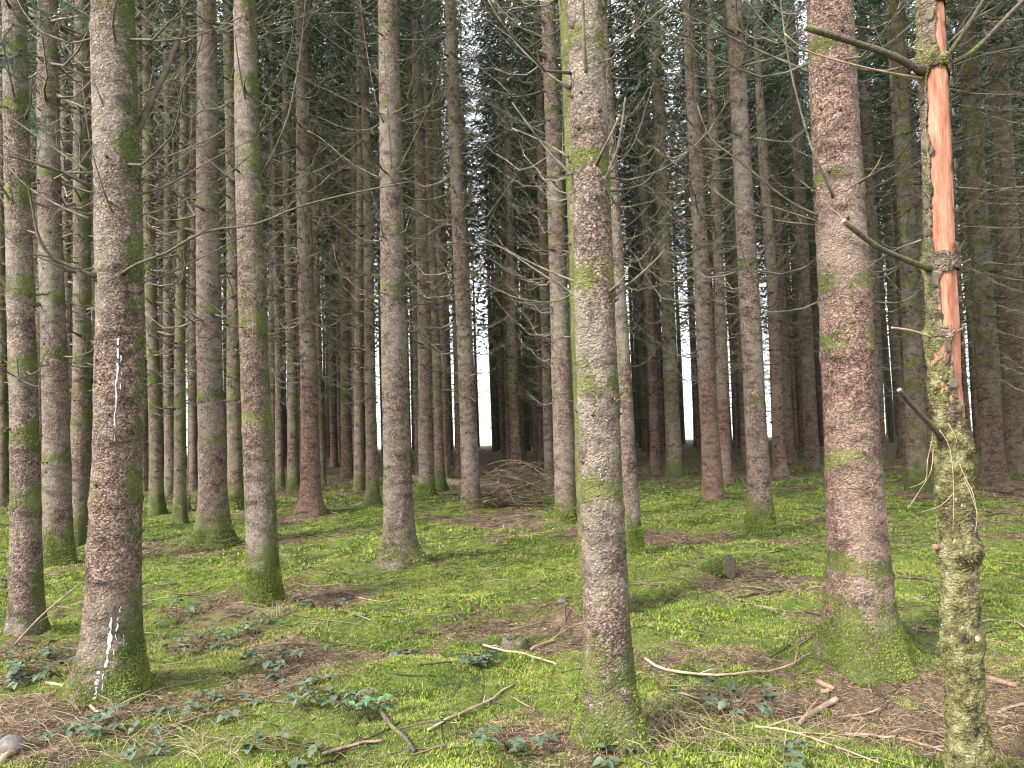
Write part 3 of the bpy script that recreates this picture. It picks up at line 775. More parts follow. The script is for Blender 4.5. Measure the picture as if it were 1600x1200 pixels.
for i, (x, y, s_, pi_, px, hw, lab, vis) in enumerate(plan):
    tm, bm_, km = FP[pi_]
    root = empty('spruce_tree', (x, y, 0.02), g.random() * 6.28); root.scale = (s_, s_, g.uniform(.95, 1.1))
    if lab: tag(root, lab, 'tree', 'crowded spruces at the back of the stand')
    elif abs(x) < .705 * y:
        nm = min(marks[1:-1], key=lambda q: abs(q[0] - px))[1]
        tag(root, f'dim back row spruce mostly hidden by nearer trunks around {nm}', 'tree', f'hidden back row spruces around {nm}')
    elif x < 0: tag(root, 'spruce of the same stand just beyond the left edge of the picture', 'tree', 'spruces beyond the left edge')
    else: tag(root, 'spruce of the same stand just beyond the right edge of the picture', 'tree', 'spruces beyond the right edge')
    obj('trunk', tm, root); tag(obj('dead_branches', bm_, root), kind='stuff'); tag(obj('knots', km, root), kind='stuff')
    obj('crown', CROWNS[g.randrange(4)], root, (0, 0, g.uniform(-1.2, .8)))
# beyond them the stand closes into one mass of stems
mb = MB(); nb_ = MB(); gy = 45.0
while gy < 62:
    gx = -46 + g.uniform(0, 1.5)
    while gx < 46:
        x, y = gx + g.uniform(-.5, .5), gy + g.uniform(-.6, .6); gx += 2.1
        if abs(x) > .72 * y or any(abs(proj((x, y, 1.6)) - q) < 5 for q in (1204, 1074, 1515, 1380, 962)): continue
        r = g.uniform(.11, .2); h = g.uniform(20, 24)
        mb.tube([(x, y, -.2), (x, y, .3), (x + g.uniform(-.1, .1), y, 8), (x, y, h)], [r * 1.3, r, r * .75, .02], 7, False)
        z = 1.5
        while z < 10:
            for b in range(6):
                a = g.random() * 6.28; L = g.uniform(.7, 1.5); zz = z + g.uniform(-.2, .2); w = .010
                e = (x + math.cos(a) * L, y + math.sin(a) * L, zz + L * g.uniform(-.05, .4))
                mb.add([(x, y, zz + w), (x, y, zz - w), (x + w, y + w, zz), e], [(0, 1, 3), (1, 2, 3), (2, 0, 3)])
            z += .5
        z = 8.5
        while z < h:
            R_ = 2.2 * (1 - (z - 8.5) / (h - 8.3)) ** .75
            for b in range(11):
                a = g.random() * 6.28; r0 = R_ * math.sqrt(g.random()); p = Vector((x + math.cos(a) * r0, y + math.sin(a) * r0, z - .3 * r0 + g.uniform(-.25, .25)))
                d = Vector((math.cos(a) + g.uniform(-.8, .8), math.sin(a) + g.uniform(-.8, .8), g.uniform(-.8, .1))) * .3; w_ = Vector((-math.sin(a), math.cos(a), g.uniform(-.5, .5))) * .13
                nb_.add([tuple(p), tuple(p + d * .5 + w_), tuple(p + d), tuple(p + d * .5 - w_)], [(0, 1, 2, 3)])
            z += .6
    gy += 2.2
fm = mb.mesh('far_stand', TWIG, False)
far = obj('far_stand', fm); tag(far, 'far stems of the stand closing into one dark mass', 'trees', kind='stuff')
tag(nb_.build('far_crowns', NEEDLE, far, False), kind='stuff')
#DETAILS
# ------------------------------------------------------------------ moss tufts growing on the feet of the near trees
def stem_tufts(root, grid, n, zmax, size, seed, bias=0.0, dryv=0.3, zmin=-.05, fade=True):
    X, Y, Z, X0, Y0, MO = grid; r = np.random.default_rng(seed)
    rows = np.where((Z[:, 0] > zmin) & (Z[:, 0] < zmax))[0]
    ri = r.choice(rows, n); ai = r.integers(0, X.shape[1], n)
    x, y, z, nx_, ny_ = X[ri, ai], Y[ri, ai], Z[ri, ai], X0[ri, ai], Y0[ri, ai]
    dzr = np.gradient(Z[:, 0])[ri] * r.uniform(-.6, .6, n); z = z + dzr; da = 6.283 / X.shape[1] * r.uniform(-.6, .6, n)
    rl = np.hypot(X[ri, ai] - X[ri].mean(1), Y[ri, ai] - Y[ri].mean(1)); x = x - ny_ * da * rl; y = y + nx_ * da * rl
    pr = MO[ri, ai] + bias + (fbm(x * 7, y * 7, z * 7, 4, seed, .65) - .5) * 2.3 + r.normal(0, .16, n) - (.9 * sstep(zmax * .1, zmax * 1.1, z) if zmin < 0 and fade else 0)
    k = pr > .55
    x, y, z, nx_, ny_ = x[k], y[k], z[k], nx_[k], ny_[k]; m = len(x)
    V, F = [], []; off = 0
    for b in range(4):
        d = np.stack([nx_ + r.normal(0, .6, m), ny_ + r.normal(0, .6, m), r.normal(.15, .7, m)], 1); d /= np.linalg.norm(d, axis=1)[:, None]
        L = size * r.uniform(.5, 1.6, m); p = np.stack([x, y, z], 1) - np.stack([nx_, ny_, 0 * z], 1) * .004
        q = np.cross(d, r.normal(0, 1, (m, 3))); q /= np.linalg.norm(q, axis=1)[:, None]; q *= (L * .3)[:, None]
        V.append(np.stack([p - q, p + q, p + d * L[:, None]], 1).reshape(-1, 3)); F.append(off + np.arange(3 * m).reshape(-1, 3)); off += 3 * m
    o = obj('moss', np_mesh('moss', np.concatenate(V), np.concatenate(F), MOSS, False, {'dry': np.full(off, dryv)}), root)
    tag(o, kind='stuff')
for k, n, zm, sz, bi, dr in (('R', 30000, .75, .010, .12, .3), ('K', 13000, .6, .012, .1, .35), ('V', 7000, .45, .012, .0, .5), ('A', 12000, .45, .011, .15, .4), ('I', 8000, .6, .016, .0, .5),
                             ('Y', 8000, .6, .016, .1, .4), ('Q', 4000, .4, .018, .05, .5), ('W', 5000, .5, .016, .15, .1), ('C', 5000, .6, .015, 0, .6), ('V2', 4000, .6, .016, .1, .6), ('U', 3000, .5, .022, 0, .5),
                             ('TT', 2000, .4, .026, .1, .4), ('M', 2000, .35, .026, .1, .3), ('X', 2000, .35, .028, .1, .2), ('J', 2000, .5, .028, .1, .4), ('R1', 2000, .5, .028, .1, .4)):
    stem_tufts(SURF[k][2], T[k]['grid'], n, zm, sz, 900 + len(k) + n, bi, dr)
for k, n, z0, z1 in (('R', 7000, 1.0, 4.2), ('B', 9000, .5, 4.5), ('V', 5000, 1., 4.), ('A', 9000, .5, 4.3), ('K', 5000, .8, 5), ('Q', 4000, 1, 6)):
    stem_tufts(SURF[k][2], T[k]['grid'], n, z1, .009, 950 + n, -.02, .75, z0)

# ------------------------------------------------------------------ branches read off the photograph, kept on their own trees
def smooth_path(pts, sub=3):
    P = [Vector(p) for p in pts]; out = []
    for i in range(len(P) - 1):
        p0, p1, p2, p3 = P[max(i - 1, 0)], P[i], P[i + 1], P[min(i + 2, len(P) - 1)]
        for j in range(sub):
            t = j / sub
            out.append(.5 * ((2 * p1) + (p2 - p0) * t + (2 * p0 - 5 * p1 + 4 * p2 - p3) * t * t + (3 * p1 - p0 - 3 * p2 + p3) * t ** 3))
    out.append(P[-1]); return out
def traced(root, Y, px, r0, r1, dY, mat=TWIG, twigs=0, seed=0, name='branch', sides=6):
    g = random.Random(seed + len(px) * 31 + int(px[0][0])); L = root.location
    n = len(px); pts = [at_depth(x, y, Y + dY * (i / (n - 1)) ** .8) - L for i, (x, y) in enumerate(px)]
    sp = smooth_path(pts); m = len(sp); mb = MB()
    mb.tube(sp, [(r0 + (r1 - r0) * (i / (m - 1)) ** .7) * (1.45 if i == 0 else 1) for i in range(m)], sides, True, .22, g)
    ln = (sp[-1] - sp[0]).length
    for i in range(twigs):
        q = 1 + int((m - 2) * (i + g.random()) / twigs); b = sp[q]; tn = (sp[min(q + 1, m - 1)] - sp[q - 1]).normalized()
        d = (tn * g.uniform(.3, 1) + Vector((g.uniform(-.7, .7), g.uniform(-.7, .7), g.uniform(-.25, .75)))).normalized()
        l = min(ln, 1.2) * g.uniform(.12, .4); r = max(r1 * .7, r0 * .25)
        mb.tube([b, b + d * l * .55, b + d * l + Vector((0, 0, l * .22))], [r, r * .7, r * .3], 3, False)
    return mb.build(name, mat, root)
TRACE = {
 'A': [([(205, 262), (207, 235), (215, 205), (240, 150), (262, 105), (287, 40)], .030, .015, .15, DSTICK, 5), ([(150, 432), (115, 418), (80, 400), (60, 370), (48, 310), (45, 292)], .015, .005, -.25, MBRANCH, 4),
       ([(82, 402), (50, 398), (28, 404)], .006, .003, -.1, MBRANCH, 1), ([(190, 428), (215, 412), (260, 395), (320, 362), (400, 350), (470, 322), (560, 300), (645, 283)], .012, .004, -.5, MBRANCH, 7),
       ([(208, 306), (260, 290), (330, 250), (400, 215)], .009, .003, .2, TWIG, 6), ([(142, 292), (95, 268), (40, 250), (12, 244)], .012, .005, -.2, TWIG, 5), ([(138, 268), (90, 235), (40, 200), (-5, 168)], .009, .004, .2, MBRANCH, 5),
       ([(140, 342), (80, 315), (30, 280), (-5, 232)], .008, .003, .3, TWIG, 4), ([(178, 336), (163, 300), (140, 220), (128, 120)], .007, .003, -.45, TWIG, 2), ([(182, 68), (177, 45), (178, 20), (187, -20)], .011, .007, -.25, TWIG, 1),
       ([(210, 338), (260, 325), (330, 290), (395, 240)], .007, .003, .3, TWIG, 5), ([(212, 445), (270, 425), (330, 395), (380, 370)], .007, .003, .3, TWIG, 4), ([(210, 250), (260, 245), (330, 215), (370, 190)], .006, .003, .2, TWIG, 4), ([(212, 62), (250, 64), (310, 55), (380, 25)], .008, .003, .2, TWIG, 4)],
 'B': [([(20, 325), (8, 300), (-4, 285)], .010, .006, -.2, TWIG, 1), ([(25, 165), (18, 130), (2, 60)], .012, .006, -.3, TWIG, 2), ([(40, 185), (48, 160), (50, 120)], .010, .005, -.2, TWIG, 1), ([(28, 590), (45, 600), (62, 604)], .007, .003, -.2, MBRANCH, 1), ([(28, 592), (10, 580), (-6, 572)], .008, .005, -.2, MBRANCH, 1), ([(30, 595), (28, 575), (26, 552)], .005, .003, -.3, TWIG, 0)],
 'K': [([(378, 286), (350, 270), (310, 235), (265, 195), (230, 150)], .010, .004, .1, TWIG, 6), ([(386, 165), (376, 120), (366, 48)], .011, .005, -.3, TWIG, 1), ([(402, 282), (425, 240), (450, 180), (468, 90), (478, -10)], .010, .004, .15, TWIG, 6), ([(402, 155), (430, 128), (455, 70), (462, -10)], .010, .004, .1, TWIG, 4),
       ([(384, 523), (360, 500), (320, 468), (295, 455)], .009, .003, -.1, TWIG, 4), ([(414, 520), (440, 506), (492, 490)], .007, .003, .1, TWIG, 3), ([(372, 186), (340, 165), (290, 130), (255, 120)], .008, .003, .2, TWIG, 5), ([(404, 292), (450, 282), (520, 255), (590, 195)], .009, .003, .1, TWIG, 5), ([(402, 42), (440, 35), (490, 20), (530, -10)], .008, .003, .1, TWIG, 4), ([(410, 416), (450, 412), (500, 395)], .006, .003, .1, TWIG, 3)],
 'Q': [([(600, 192), (588, 160), (570, 60), (562, -10)], .011, .004, -.3, TWIG, 3), ([(612, 275), (608, 200), (602, 120), (600, 70)], .009, .004, -.4, TWIG, 1), ([(600, 380), (592, 335), (575, 280), (568, 240)], .009, .004, -.3, TWIG, 2), ([(590, 180), (540, 155), (480, 125), (440, 95)], .010, .003, .2, TWIG, 8),
       ([(597, 280), (550, 255), (500, 215), (480, 205)], .009, .003, .2, TWIG, 6), ([(630, 382), (680, 360), (720, 330), (760, 290)], .009, .003, .2, TWIG, 6), ([(622, 182), (670, 165), (710, 130), (750, 70)], .010, .003, .2, TWIG, 6), ([(604, 470), (560, 450), (530, 420), (520, 380)], .009, .003, .1, TWIG, 6), ([(630, 468), (680, 450), (715, 400), (740, 370)], .009, .003, .1, TWIG, 6),
       ([(620, 270), (650, 210), (680, 140), (700, 50)], .009, .003, -.1, TWIG, 4), ([(588, 92), (550, 85), (500, 50), (470, 20)], .009, .003, .1, TWIG, 6), ([(622, 62), (680, 60), (740, 40), (790, 30)], .009, .003, .1, TWIG, 6), ([(605, 392), (585, 350), (560, 300)], .006, .003, -.2, TWIG, 2)],
 'V': [([(908, 290), (880, 260), (860, 240), (840, 215), (800, 160)], .012, .004, .1, TWIG, 6), ([(936, 298), (955, 258), (968, 220), (977, 152)], .010, .005, -.05, TWIG, 4), ([(907, 472), (890, 455), (850, 430), (790, 390)], .010, .004, .15, TWIG, 5), ([(950, 470), (975, 450), (1010, 420), (1038, 392)], .009, .004, .1, TWIG, 5),
       ([(916, 115), (913, 70), (910, -10)], .012, .008, -.15, TWIG, 0), ([(940, 78), (990, 50), (1045, 5)], .008, .003, .15, TWIG, 3), ([(890, 138), (850, 110), (800, 60), (760, -5)], .008, .003, .1, TWIG, 5), ([(888, 245), (850, 222), (800, 200)], .006, .003, .2, TWIG, 4), ([(900, 440), (850, 420), (800, 395), (750, 370)], .006, .003, .3, TWIG, 5), ([(940, 285), (990, 225), (1020, 130)], .005, .002, .1, TWIG, 3), ([(948, 300), (1000, 290), (1020, 272)], .006, .003, .1, MBRANCH, 3)],
 'R': [([(1302, 308), (1290, 280), (1268, 230), (1245, 150), (1230, 80), (1218, -10)], .010, .004, -.3, TWIG, 2), ([(1282, 120), (1240, 102), (1170, 72), (1100, 36), (1040, 10)], .011, .004, .1, TWIG, 6), ([(1282, 338), (1230, 312), (1160, 255), (1110, 215), (1090, 165)], .010, .004, .1, TWIG, 5), ([(1274, 352), (1200, 342), (1150, 322), (1105, 288)], .006, .003, .2, TWIG, 6),
       ([(1346, 302), (1390, 280), (1440, 250)], .008, .004, .3, TWIG, 4), ([(1338, 100), (1400, 60), (1445, 15)], .009, .005, .25, TWIG, 2), ([(1308, 163), (1311, 148), (1312, 135)], .004, .002, -.06, TWIG, 0), ([(1272, 300), (1258, 288), (1250, 282)], .007, .004, .1, MBRANCH, 0), ([(1276, 345), (1230, 330), (1190, 318), (1150, 312)], .005, .002, .25, TWIG, 5), ([(1280, 110), (1240, 80), (1190, 30), (1160, -10)], .006, .003, .2, TWIG, 4)],
}
for k, lst in TRACE.items():
    for i, (px, r0, r1, dY, mat, tw) in enumerate(lst):
        r_t = T[k]['r_mid']
        traced(SURF[k][2], T[k]['P'].y - (r_t * .6 if dY < 0 else 0), px, r0, r1, dY, mat, tw, i)

# ------------------------------------------------------------------ resin and paint on the bark
def surface_patch(key, rows, mat, name, seed=0):
    surf, axis, root = SURF[key]; g = random.Random(seed); t = T[key]; P = t['P']; af = math.atan2(-P.y, -P.x)
    mb = MB(); vs = []; sub = []
    for i in range(len(rows) - 1):
        for j in range(6):
            f = j / 6; sub.append([rows[i][q] * (1 - f) + rows[i + 1][q] * f for q in range(3)])
    sub.append(list(rows[-1]))
    for (px, py, hw) in sub:
        hw = hw * g.uniform(.08, .6); px += g.uniform(-1.2, 1.2)
        row = []
        for s_ in (-1, 0, 1):
            w = at_depth(px + s_ * hw, py, P.y - t['r_mid'])
            c, r = axis(w.z - P.z); sn = max(-.97, min(.97, ((w.x - P.x) - c.x) / r)); a = (af + math.asin(sn)) % (2 * math.pi)
            q = surf(w.z - P.z, a); o = Vector((math.cos(a), math.sin(a), 0))
            qq = Vector((c.x, c.y, 0)) + o * (Vector((q.x - c.x, q.y - c.y, 0)).length + (.0045 if s_ == 0 else .001)); qq.z = w.z - P.z
            row.append(tuple(qq))
        vs.append(row)
    V = [p for r in vs for p in r]; F = []
    for i in range(len(vs) - 1):
        if g.random() < .3: continue
        for j in range(2): F.append((3 * i + j, 3 * i + j + 1, 3 * i + j + 4, 3 * i + j + 3))
    mb.add(V, F); return mb.build(name, mat, root)
for i, rows in enumerate(([(163, 528, 4), (162, 560, 3), (160, 600, 2.5), (158, 660, 2), (157, 690, 1.5)], [(166, 545, 3), (167, 575, 1.5), (166, 610, 1)], [(167, 950, 2), (162, 975, 2.5), (160, 1000, 1.5)], [(154, 965, 4), (152, 1000, 6), (148, 1025, 4)], [(150, 1018, 3), (145, 1045, 5)],
                          [(134, 1042, 4), (132, 1066, 6), (127, 1088, 5)], [(142, 1050, 2), (138, 1080, 3)], [(170, 985, 1.5), (171, 1012, 1)], [(158, 985, 2), (157, 1030, 1.5)])):
    surface_patch('A', rows, RESIN, 'resin_streak', i)
surface_patch('V', [(943, 726, 1.2), (941, 735, 2), (943, 745, 1.2)], RESIN, 'white_mark', 5)

# long surface root of the stout tan spruce
def root_limb(key, px, r0, r1):
    root = SURF[key][2]; mb = MB()
    pts = []
    for i, (x, y) in enumerate(px):
        p = place(x, y); f_ = i / (len(px) - 1); pts.append(p - root.location + Vector((0, 0, r0 * .3 * (1 - f_) - r0 * .35 * f_)))
    sp = smooth_path(pts, 4); m = len(sp)
    mb.tube(sp, [r0 + (r1 - r0) * (i / (m - 1)) for i in range(m)], 10, True, .12)
    me = mb.mesh('surface_root', BARK)
    for an, v in (('moss', .75), ('green', .3), ('red', 0)):
        at = me.attributes.new(an, 'FLOAT', 'POINT'); at.data.foreach_set('value', [v] * len(me.vertices))
    obj('surface_root', me, root)
root_limb('I', [(318, 838), (298, 848), (282, 858), (262, 868)], .10, .035)
root_limb('R', [(1330, 1000), (1305, 1015), (1272, 1030)], .09, .02)
root_limb('R', [(1380, 985), (1415, 995), (1450, 1003)], .09, .02)
root_limb('V2', [(920, 935), (900, 948), (874, 958)], .08, .022)
root_limb('V', [(975, 1125), (1010, 1138), (1065, 1148)], .055, .015)
root_limb('Q', [(655, 862), (672, 868), (690, 872)], .07, .025)
root_limb('X', [(1100, 780), (1085, 786), (1070, 792)], .09, .03)

# ------------------------------------------------------------------ the stripped dead tree on the right
def dead_tree():
    Y = DEAD.y; root = empty('dead_tree', DEAD)
    tag(root, 'stripped dead trunk with bare orange wood and shaggy lichen, right foreground', 'tree')
    prof = [(-260, 1444, 38), (0, 1454, 42), (100, 1458, 46), (200, 1463, 45), (300, 1467, 46), (400, 1469, 48), (520, 1475, 52), (600, 1478, 50), (680, 1487, 50), (750, 1490, 56), (830, 1495, 58), (860, 1497, 62), (950, 1500, 58), (1050, 1506, 58), (1150, 1511, 65), (1262, 1520, 74), (1300, 1521, 80)]
    ys = np.array([p[0] for p in prof], float)
    yy = np.arange(-260, 1300, 4.0)[::-1]
    cx = np.interp(yy, ys, [p[1] for p in prof]); ww = np.interp(yy, ys, [p[2] for p in prof])
    ax = np.array([list(at_depth(x, y, Y) - DEAD) for x, y in zip(cx, yy)]); rad = ww / 2 * Y / FPX * np.interp(yy, [400, 700], [.97, .90])
    segs = 72; af = math.atan2(-DEAD.y, -DEAD.x)
    th = np.linspace(-math.pi, math.pi, segs, endpoint=False)             # measured from the side that faces the path
    Z, A = np.meshgrid(ax[:, 2], th, indexing='ij'); YY = np.repeat(yy[:, None], segs, 1); R = np.repeat(rad[:, None], segs, 1)
    W_ = A + af; X0, Y0 = np.cos(W_), np.sin(W_)
    px, py, pz = X0 * R, Y0 * R, Z
    shag = sstep(420, 560, YY) * .8 + .2
    disp = (fbm(px * 25, py * 25, pz * 22, 4, 5, .65) - .5) * .044 * shag + (vnoise(px * 95, py * 95, pz * 90, 6) - .5) * .012 * shag
    for yw, h in ((100, .013), (412, .010), (525, .010), (690, .010), (858, .012), (5, .006), (1000, .008)):
        disp = disp + h * np.exp(-((YY - yw) / 16) ** 2) * (.4 + 1.3 * fbm(px * 14, py * 14, pz * 14, 2, 8))
    # the stripped strip: left and right edge as a fraction of the half width, by height
    st = [(14, .25, 1.0), (60, .15, 1.05), (92, .3, .9), (96, 2, 2), (112, 2, 2), (114, -.2, .6), (130, -.5, 1.0), (200, -.6, 1.05), (300, -.5, 1.05), (380, -.5, 1.05), (398, -.3, .8), (404, 2, 2), (424, 2, 2), (430, -.1, 1.0), (480, -.15, 1.0), (512, .0, 1.0), (518, .5, 1.0), (530, .35, 1.05), (560, .3, 1.05), (620, .5, 1.05), (655, .75, 1.05), (664, 2, 2)]
    sy = [q[0] for q in st]; sl = np.interp(YY, sy, [q[1] for q in st], left=2, right=2); sr = np.interp(YY, sy, [q[2] for q in st], left=2, right=2)
    jag = (fbm(A * 5, pz * 22, 3.3, 4, 15) - .5) * .55
    sA = np.where(np.abs(A) < math.pi / 2, np.sin(np.clip(A, -1.57, 1.57)), np.where(A > 0, 1 + (A - 1.57) * .5, -2))
    bare = (sA > sl + jag) & (sA < sr + .12 + jag * .4)
    curl = np.exp(-(np.minimum(np.abs(sA - sl), np.abs(sA - sr)) / .12) ** 2) * (sl < 1.5) * .006
    RB = R + disp + curl
    V = np.stack([X0 * RB + ax[:, 0:1], Y0 * RB + ax[:, 1:2], Z], 2)
    nz = len(yy); i = np.arange(nz - 1)[:, None] * segs; j = np.arange(segs)[None, :]; j2 = (j + 1) % segs
    F = np.stack([(i + j).ravel(), (i + j2).ravel(), (i + segs + j2).ravel(), (i + segs + j).ravel()], 1)
    keep = ~bare[:-1, :].ravel()
    low = sstep(640, 720, YY)
    moss = .32 + .25 * sstep(430, 560, YY) + .35 * low * (.6 + .4 * fbm(px * 9, py * 9, pz * 7, 2, 9)) - .25 * sstep(0, .8, A) * sstep(1150, 950, YY) * low + .3 * np.exp(-((YY - 100) / 28) ** 2) + .2 * sstep(.2, -.8, sA)
    me = np_mesh('bark', V.reshape(-1, 3), F[keep], BARK_LICHEN, True, {'moss': np.clip(moss, 0, 1).ravel(), 'green': (.15 + 0 * moss).ravel(), 'red': (.1 + 0 * moss).ravel()})
    b = obj('bark', me, root); md = b.modifiers.new('thickness', 'SOLIDIFY'); md.thickness = .007; md.offset = -1
    RC = R * np.interp(YY, [650, 700], [.90, .72]) + (fbm(px * 30, py * 30, pz * 2.0, 3, 25) - .5) * .006
    obj('bare_wood', np_mesh('bare_wood', np.stack([X0 * RC + ax[:, 0:1], Y0 * RC + ax[:, 1:2], Z], 2).reshape(-1, 3), F, WOOD), root)
    # loose bark flakes curling off along the stripped edge
    g = random.Random(9)
    def surf(y, s, lift=0.0):
        ri = int(np.argmin(np.abs(yy - y))); a = math.asin(max(-1, min(1, s))); q = Vector((math.cos(af + a), math.sin(af + a), 0))
        return Vector(ax[ri]) + q * (float(rad[ri]) * 1.02 + lift), q
    for (y, s, h) in ((30, -.05, 26), (70, .05, 18), (45, .95, 16), (150, -.75, 30), (135, .95, 18), (185, .98, 16), (225, -.6, 40), (240, -.42, 18), (262, .96, 22), (320, -.6, 22), (330, .97, 14), (365, -.62, 18), (390, .9, 24), (440, -.3, 30), (470, .92, 12), (515, .95, 16), (545, .2, 22), (600, .42, 20), (640, .6, 18)):
        c, q = surf(y, s, .004); tn = Vector((-q.y, q.x, 0)); w = g.uniform(5, 10) * Y / FPX; hh = h / 2 * Y / FPX
        mb = MB(); vs = []
        for a_ in range(5):
            for b_ in range(4):
                u, v = a_ / 4 * 2 - 1, b_ / 3 * 2 - 1
                e = (1 - .3 * abs(u) ** 2 + g.uniform(-.2, .2))
                vs.append(tuple(c + Vector((0, 0, 1)) * u * hh * .8 + tn * v * w * e * .7 + q * (-.002 + .009 * v * v * g.uniform(.2, 1.2) + .003 * g.random())))
        mb.add(vs, [(4 * a_ + b_, 4 * a_ + b_ + 1, 4 * a_ + b_ + 5, 4 * a_ + b_ + 4) for a_ in range(4) for b_ in range(3)])
        fl = mb.build('bark_flake', PINKBARK if y > 870 else DSTICK, root); md = fl.modifiers.new('thickness', 'SOLIDIFY'); md.thickness = .002
    # lichen and moss
    grid = (V[:, :, 0], V[:, :, 1], V[:, :, 2], X0, Y0, np.where(bare, -5, moss))
    zlow = float(np.interp(430, yy[::-1], ax[::-1, 2]))
    stem_tufts(root, grid, 16000, zlow, .0065, 41, -.15, 1.0, fade=False)
    stem_tufts(root, grid, 9000, float(ax[-68, 2]), .007, 42, -.1, .7, zlow)
    ri = int(np.argmin(np.abs(yy - 100)))
    # limbs
    L = [([(1440, 112), (1400, 90), (1340, 68), (1258, 42)], .0165, .0125, -.25, MBRANCH, 0), ([(1478, 92), (1500, 60), (1525, 20), (1548, -15)], .012, .009, -.2, MBRANCH, 0), ([(1480, 102), (1520, 80), (1560, 40), (1612, -14)], .011, .008, -.1, MBRANCH, 0), ([(1480, 106), (1540, 85), (1612, 70)], .004, .0025, -.1, TWIG, 1),
         ([(1440, 122), (1380, 112), (1310, 95), (1258, 78), (1226, 52)], .005, .0025, -.15, PALESTICK, 1), ([(1452, 420), (1420, 408), (1370, 385), (1318, 345)], .013, .010, -.3, MBRANCH, 0), ([(1318, 346), (1308, 333), (1298, 325)], .004, .002, -.02, PALESTICK, 0), ([(1472, 685), (1450, 660), (1422, 630), (1405, 609)], .013, .009, -.25, MBRANCH, 0),
         ([(1456, 527), (1425, 517), (1393, 512)], .006, .0045, -.1, PALESTICK, 0), ([(1440, 375), (1390, 395), (1340, 430)], .004, .002, .2, TWIG, 3), ([(1475, 858), (1466, 856), (1460, 854)], .017, .012, -.03, PINKBARK, 0), ([(1515, 1005), (1522, 1000), (1528, 998)], .016, .012, -.06, PALESTICK, 0),
         ([(1484, 410), (1500, 412), (1516, 405)], .007, .004, .05, TWIG, 0), ([(1478, 408), (1486, 400), (1492, 388)], .009, .002, -.07, WOOD, 0), ([(1488, 525), (1496, 518), (1505, 512)], .008, .002, -.06, WOOD, 0), ([(1480, 530), (1482, 552), (1478, 570)], .010, .006, -.06, KNOT, 0),
         ([(1442, 80), (1418, 72), (1416, 62)], .003, .002, -.1, PALESTICK, 0), ([(1435, 200), (1400, 250), (1350, 280), (1320, 300)], .004, .002, .5, TWIG, 4)]
    for n_, (px_, r0, r1, dY, mat, tw) in enumerate(L):
        o = traced(root, Y - (.02 if dY < -.05 else 0), px_, r0, r1, dY, mat, tw, 70 + n_, 'branch', 8)
        if r1 >= .0085 and mat is MBRANCH:
            e = at_depth(*px_[-1], Y + dY - .02) - DEAD; e0 = at_depth(*px_[-2], Y + dY - .02) - DEAD; d = (e - e0).normalized()
            mb = MB(); mb.tube([e - d * .004, e + d * .004], [r1 * .92, r1 * .85], 10); mb.build('broken_end', SAWN, o)
    # dry stems hanging from the snag
    for px_ in ([(1468, 672), (1484, 700), (1490, 760), (1489, 830)], [(1456, 690), (1449, 720), (1446, 750), (1422, 762)], [(1458, 700), (1455, 735), (1438, 765), (1418, 795)], [(1496, 734), (1512, 760), (1526, 800), (1524, 830)], [(1488, 700), (1510, 750), (1520, 770), (1530, 815)], [(1490, 770), (1470, 790), (1440, 800)], [(1482, 662), (1492, 680), (1495, 690)]):
        traced(root, Y - .05, px_, .0016, .0010, -.08, PALESTICK, 0, 5, 'dry_stem', 4)
    return root
dead_tree()

# live needled twigs hanging in at the top left, on the banded spruce
def live_branch(root, Y, px, r0, dY, seed):
    g = random.Random(seed); br = traced(root, Y, px, r0, r0 * .4, dY, TWIG, 0, seed, 'live_branch')
    n = len(px); sp = smooth_path([at_depth(x, y, Y + dY * (i / (n - 1)) ** .8) - root.location for i, (x, y) in enumerate(px)], 4)
    V, F = [], []
    def needles(a, b, m):
        ax_ = (b - a).normalized(); L = (b - a).length
        for i in range(m):
            p = a.lerp(b, g.random()); d = (ax_ * g.uniform(.3, .9) + Vector((g.uniform(-1, 1), g.uniform(-1, 1), g.uniform(-.7, .7)))).normalized() * g.uniform(.012, .024)
            s_ = d.cross(Vector((g.random(), g.random(), g.random()))).normalized() * .0016; o = len(V)
            V.extend([tuple(p - s_), tuple(p + s_), tuple(p + d)]); F.append((o, o + 1, o + 2))
    tw = MB()
    for i in range(2, len(sp)):
        for s_ in range(5):
            b = sp[i - 1].lerp(sp[i], g.random()); tn = (sp[i] - sp[i - 1]).normalized()
            d = (tn * .7 + Vector((g.uniform(-.8, .8), g.uniform(-.8, .8), g.uniform(-.8, .15)))).normalized(); e = b + d * g.uniform(.10, .26)
            tw.tube([b, e], [.002, .001], 3, False); needles(b, e, 85)
    tw.build('twigs', TWIG, br)['kind'] = 'stuff'
    o = obj('needles', np_mesh('needles', np.array(V), np.array(F), NEEDLE_NEAR, False), br); o['kind'] = 'stuff'
rb = SURF['B'][2]; yb = T['B']['P'].y
live_branch(rb, yb, [(30, 20), (5, 62), (-20, 90)], .007, -.5, 3)
live_branch(rb, yb, [(35, 80), (15, 92), (-5, 100)], .006, -.7, 4)
live_branch(rb, yb, [(32, -60), (80, -15), (115, 10), (140, 25)], .008, -.6, 5)
live_branch(rb, yb, [(38, -40), (60, 5), (62, 35)], .006, -.6, 6)
live_branch(rb, yb, [(40, 160), (52, 185), (58, 200)], .004, -.4, 7)

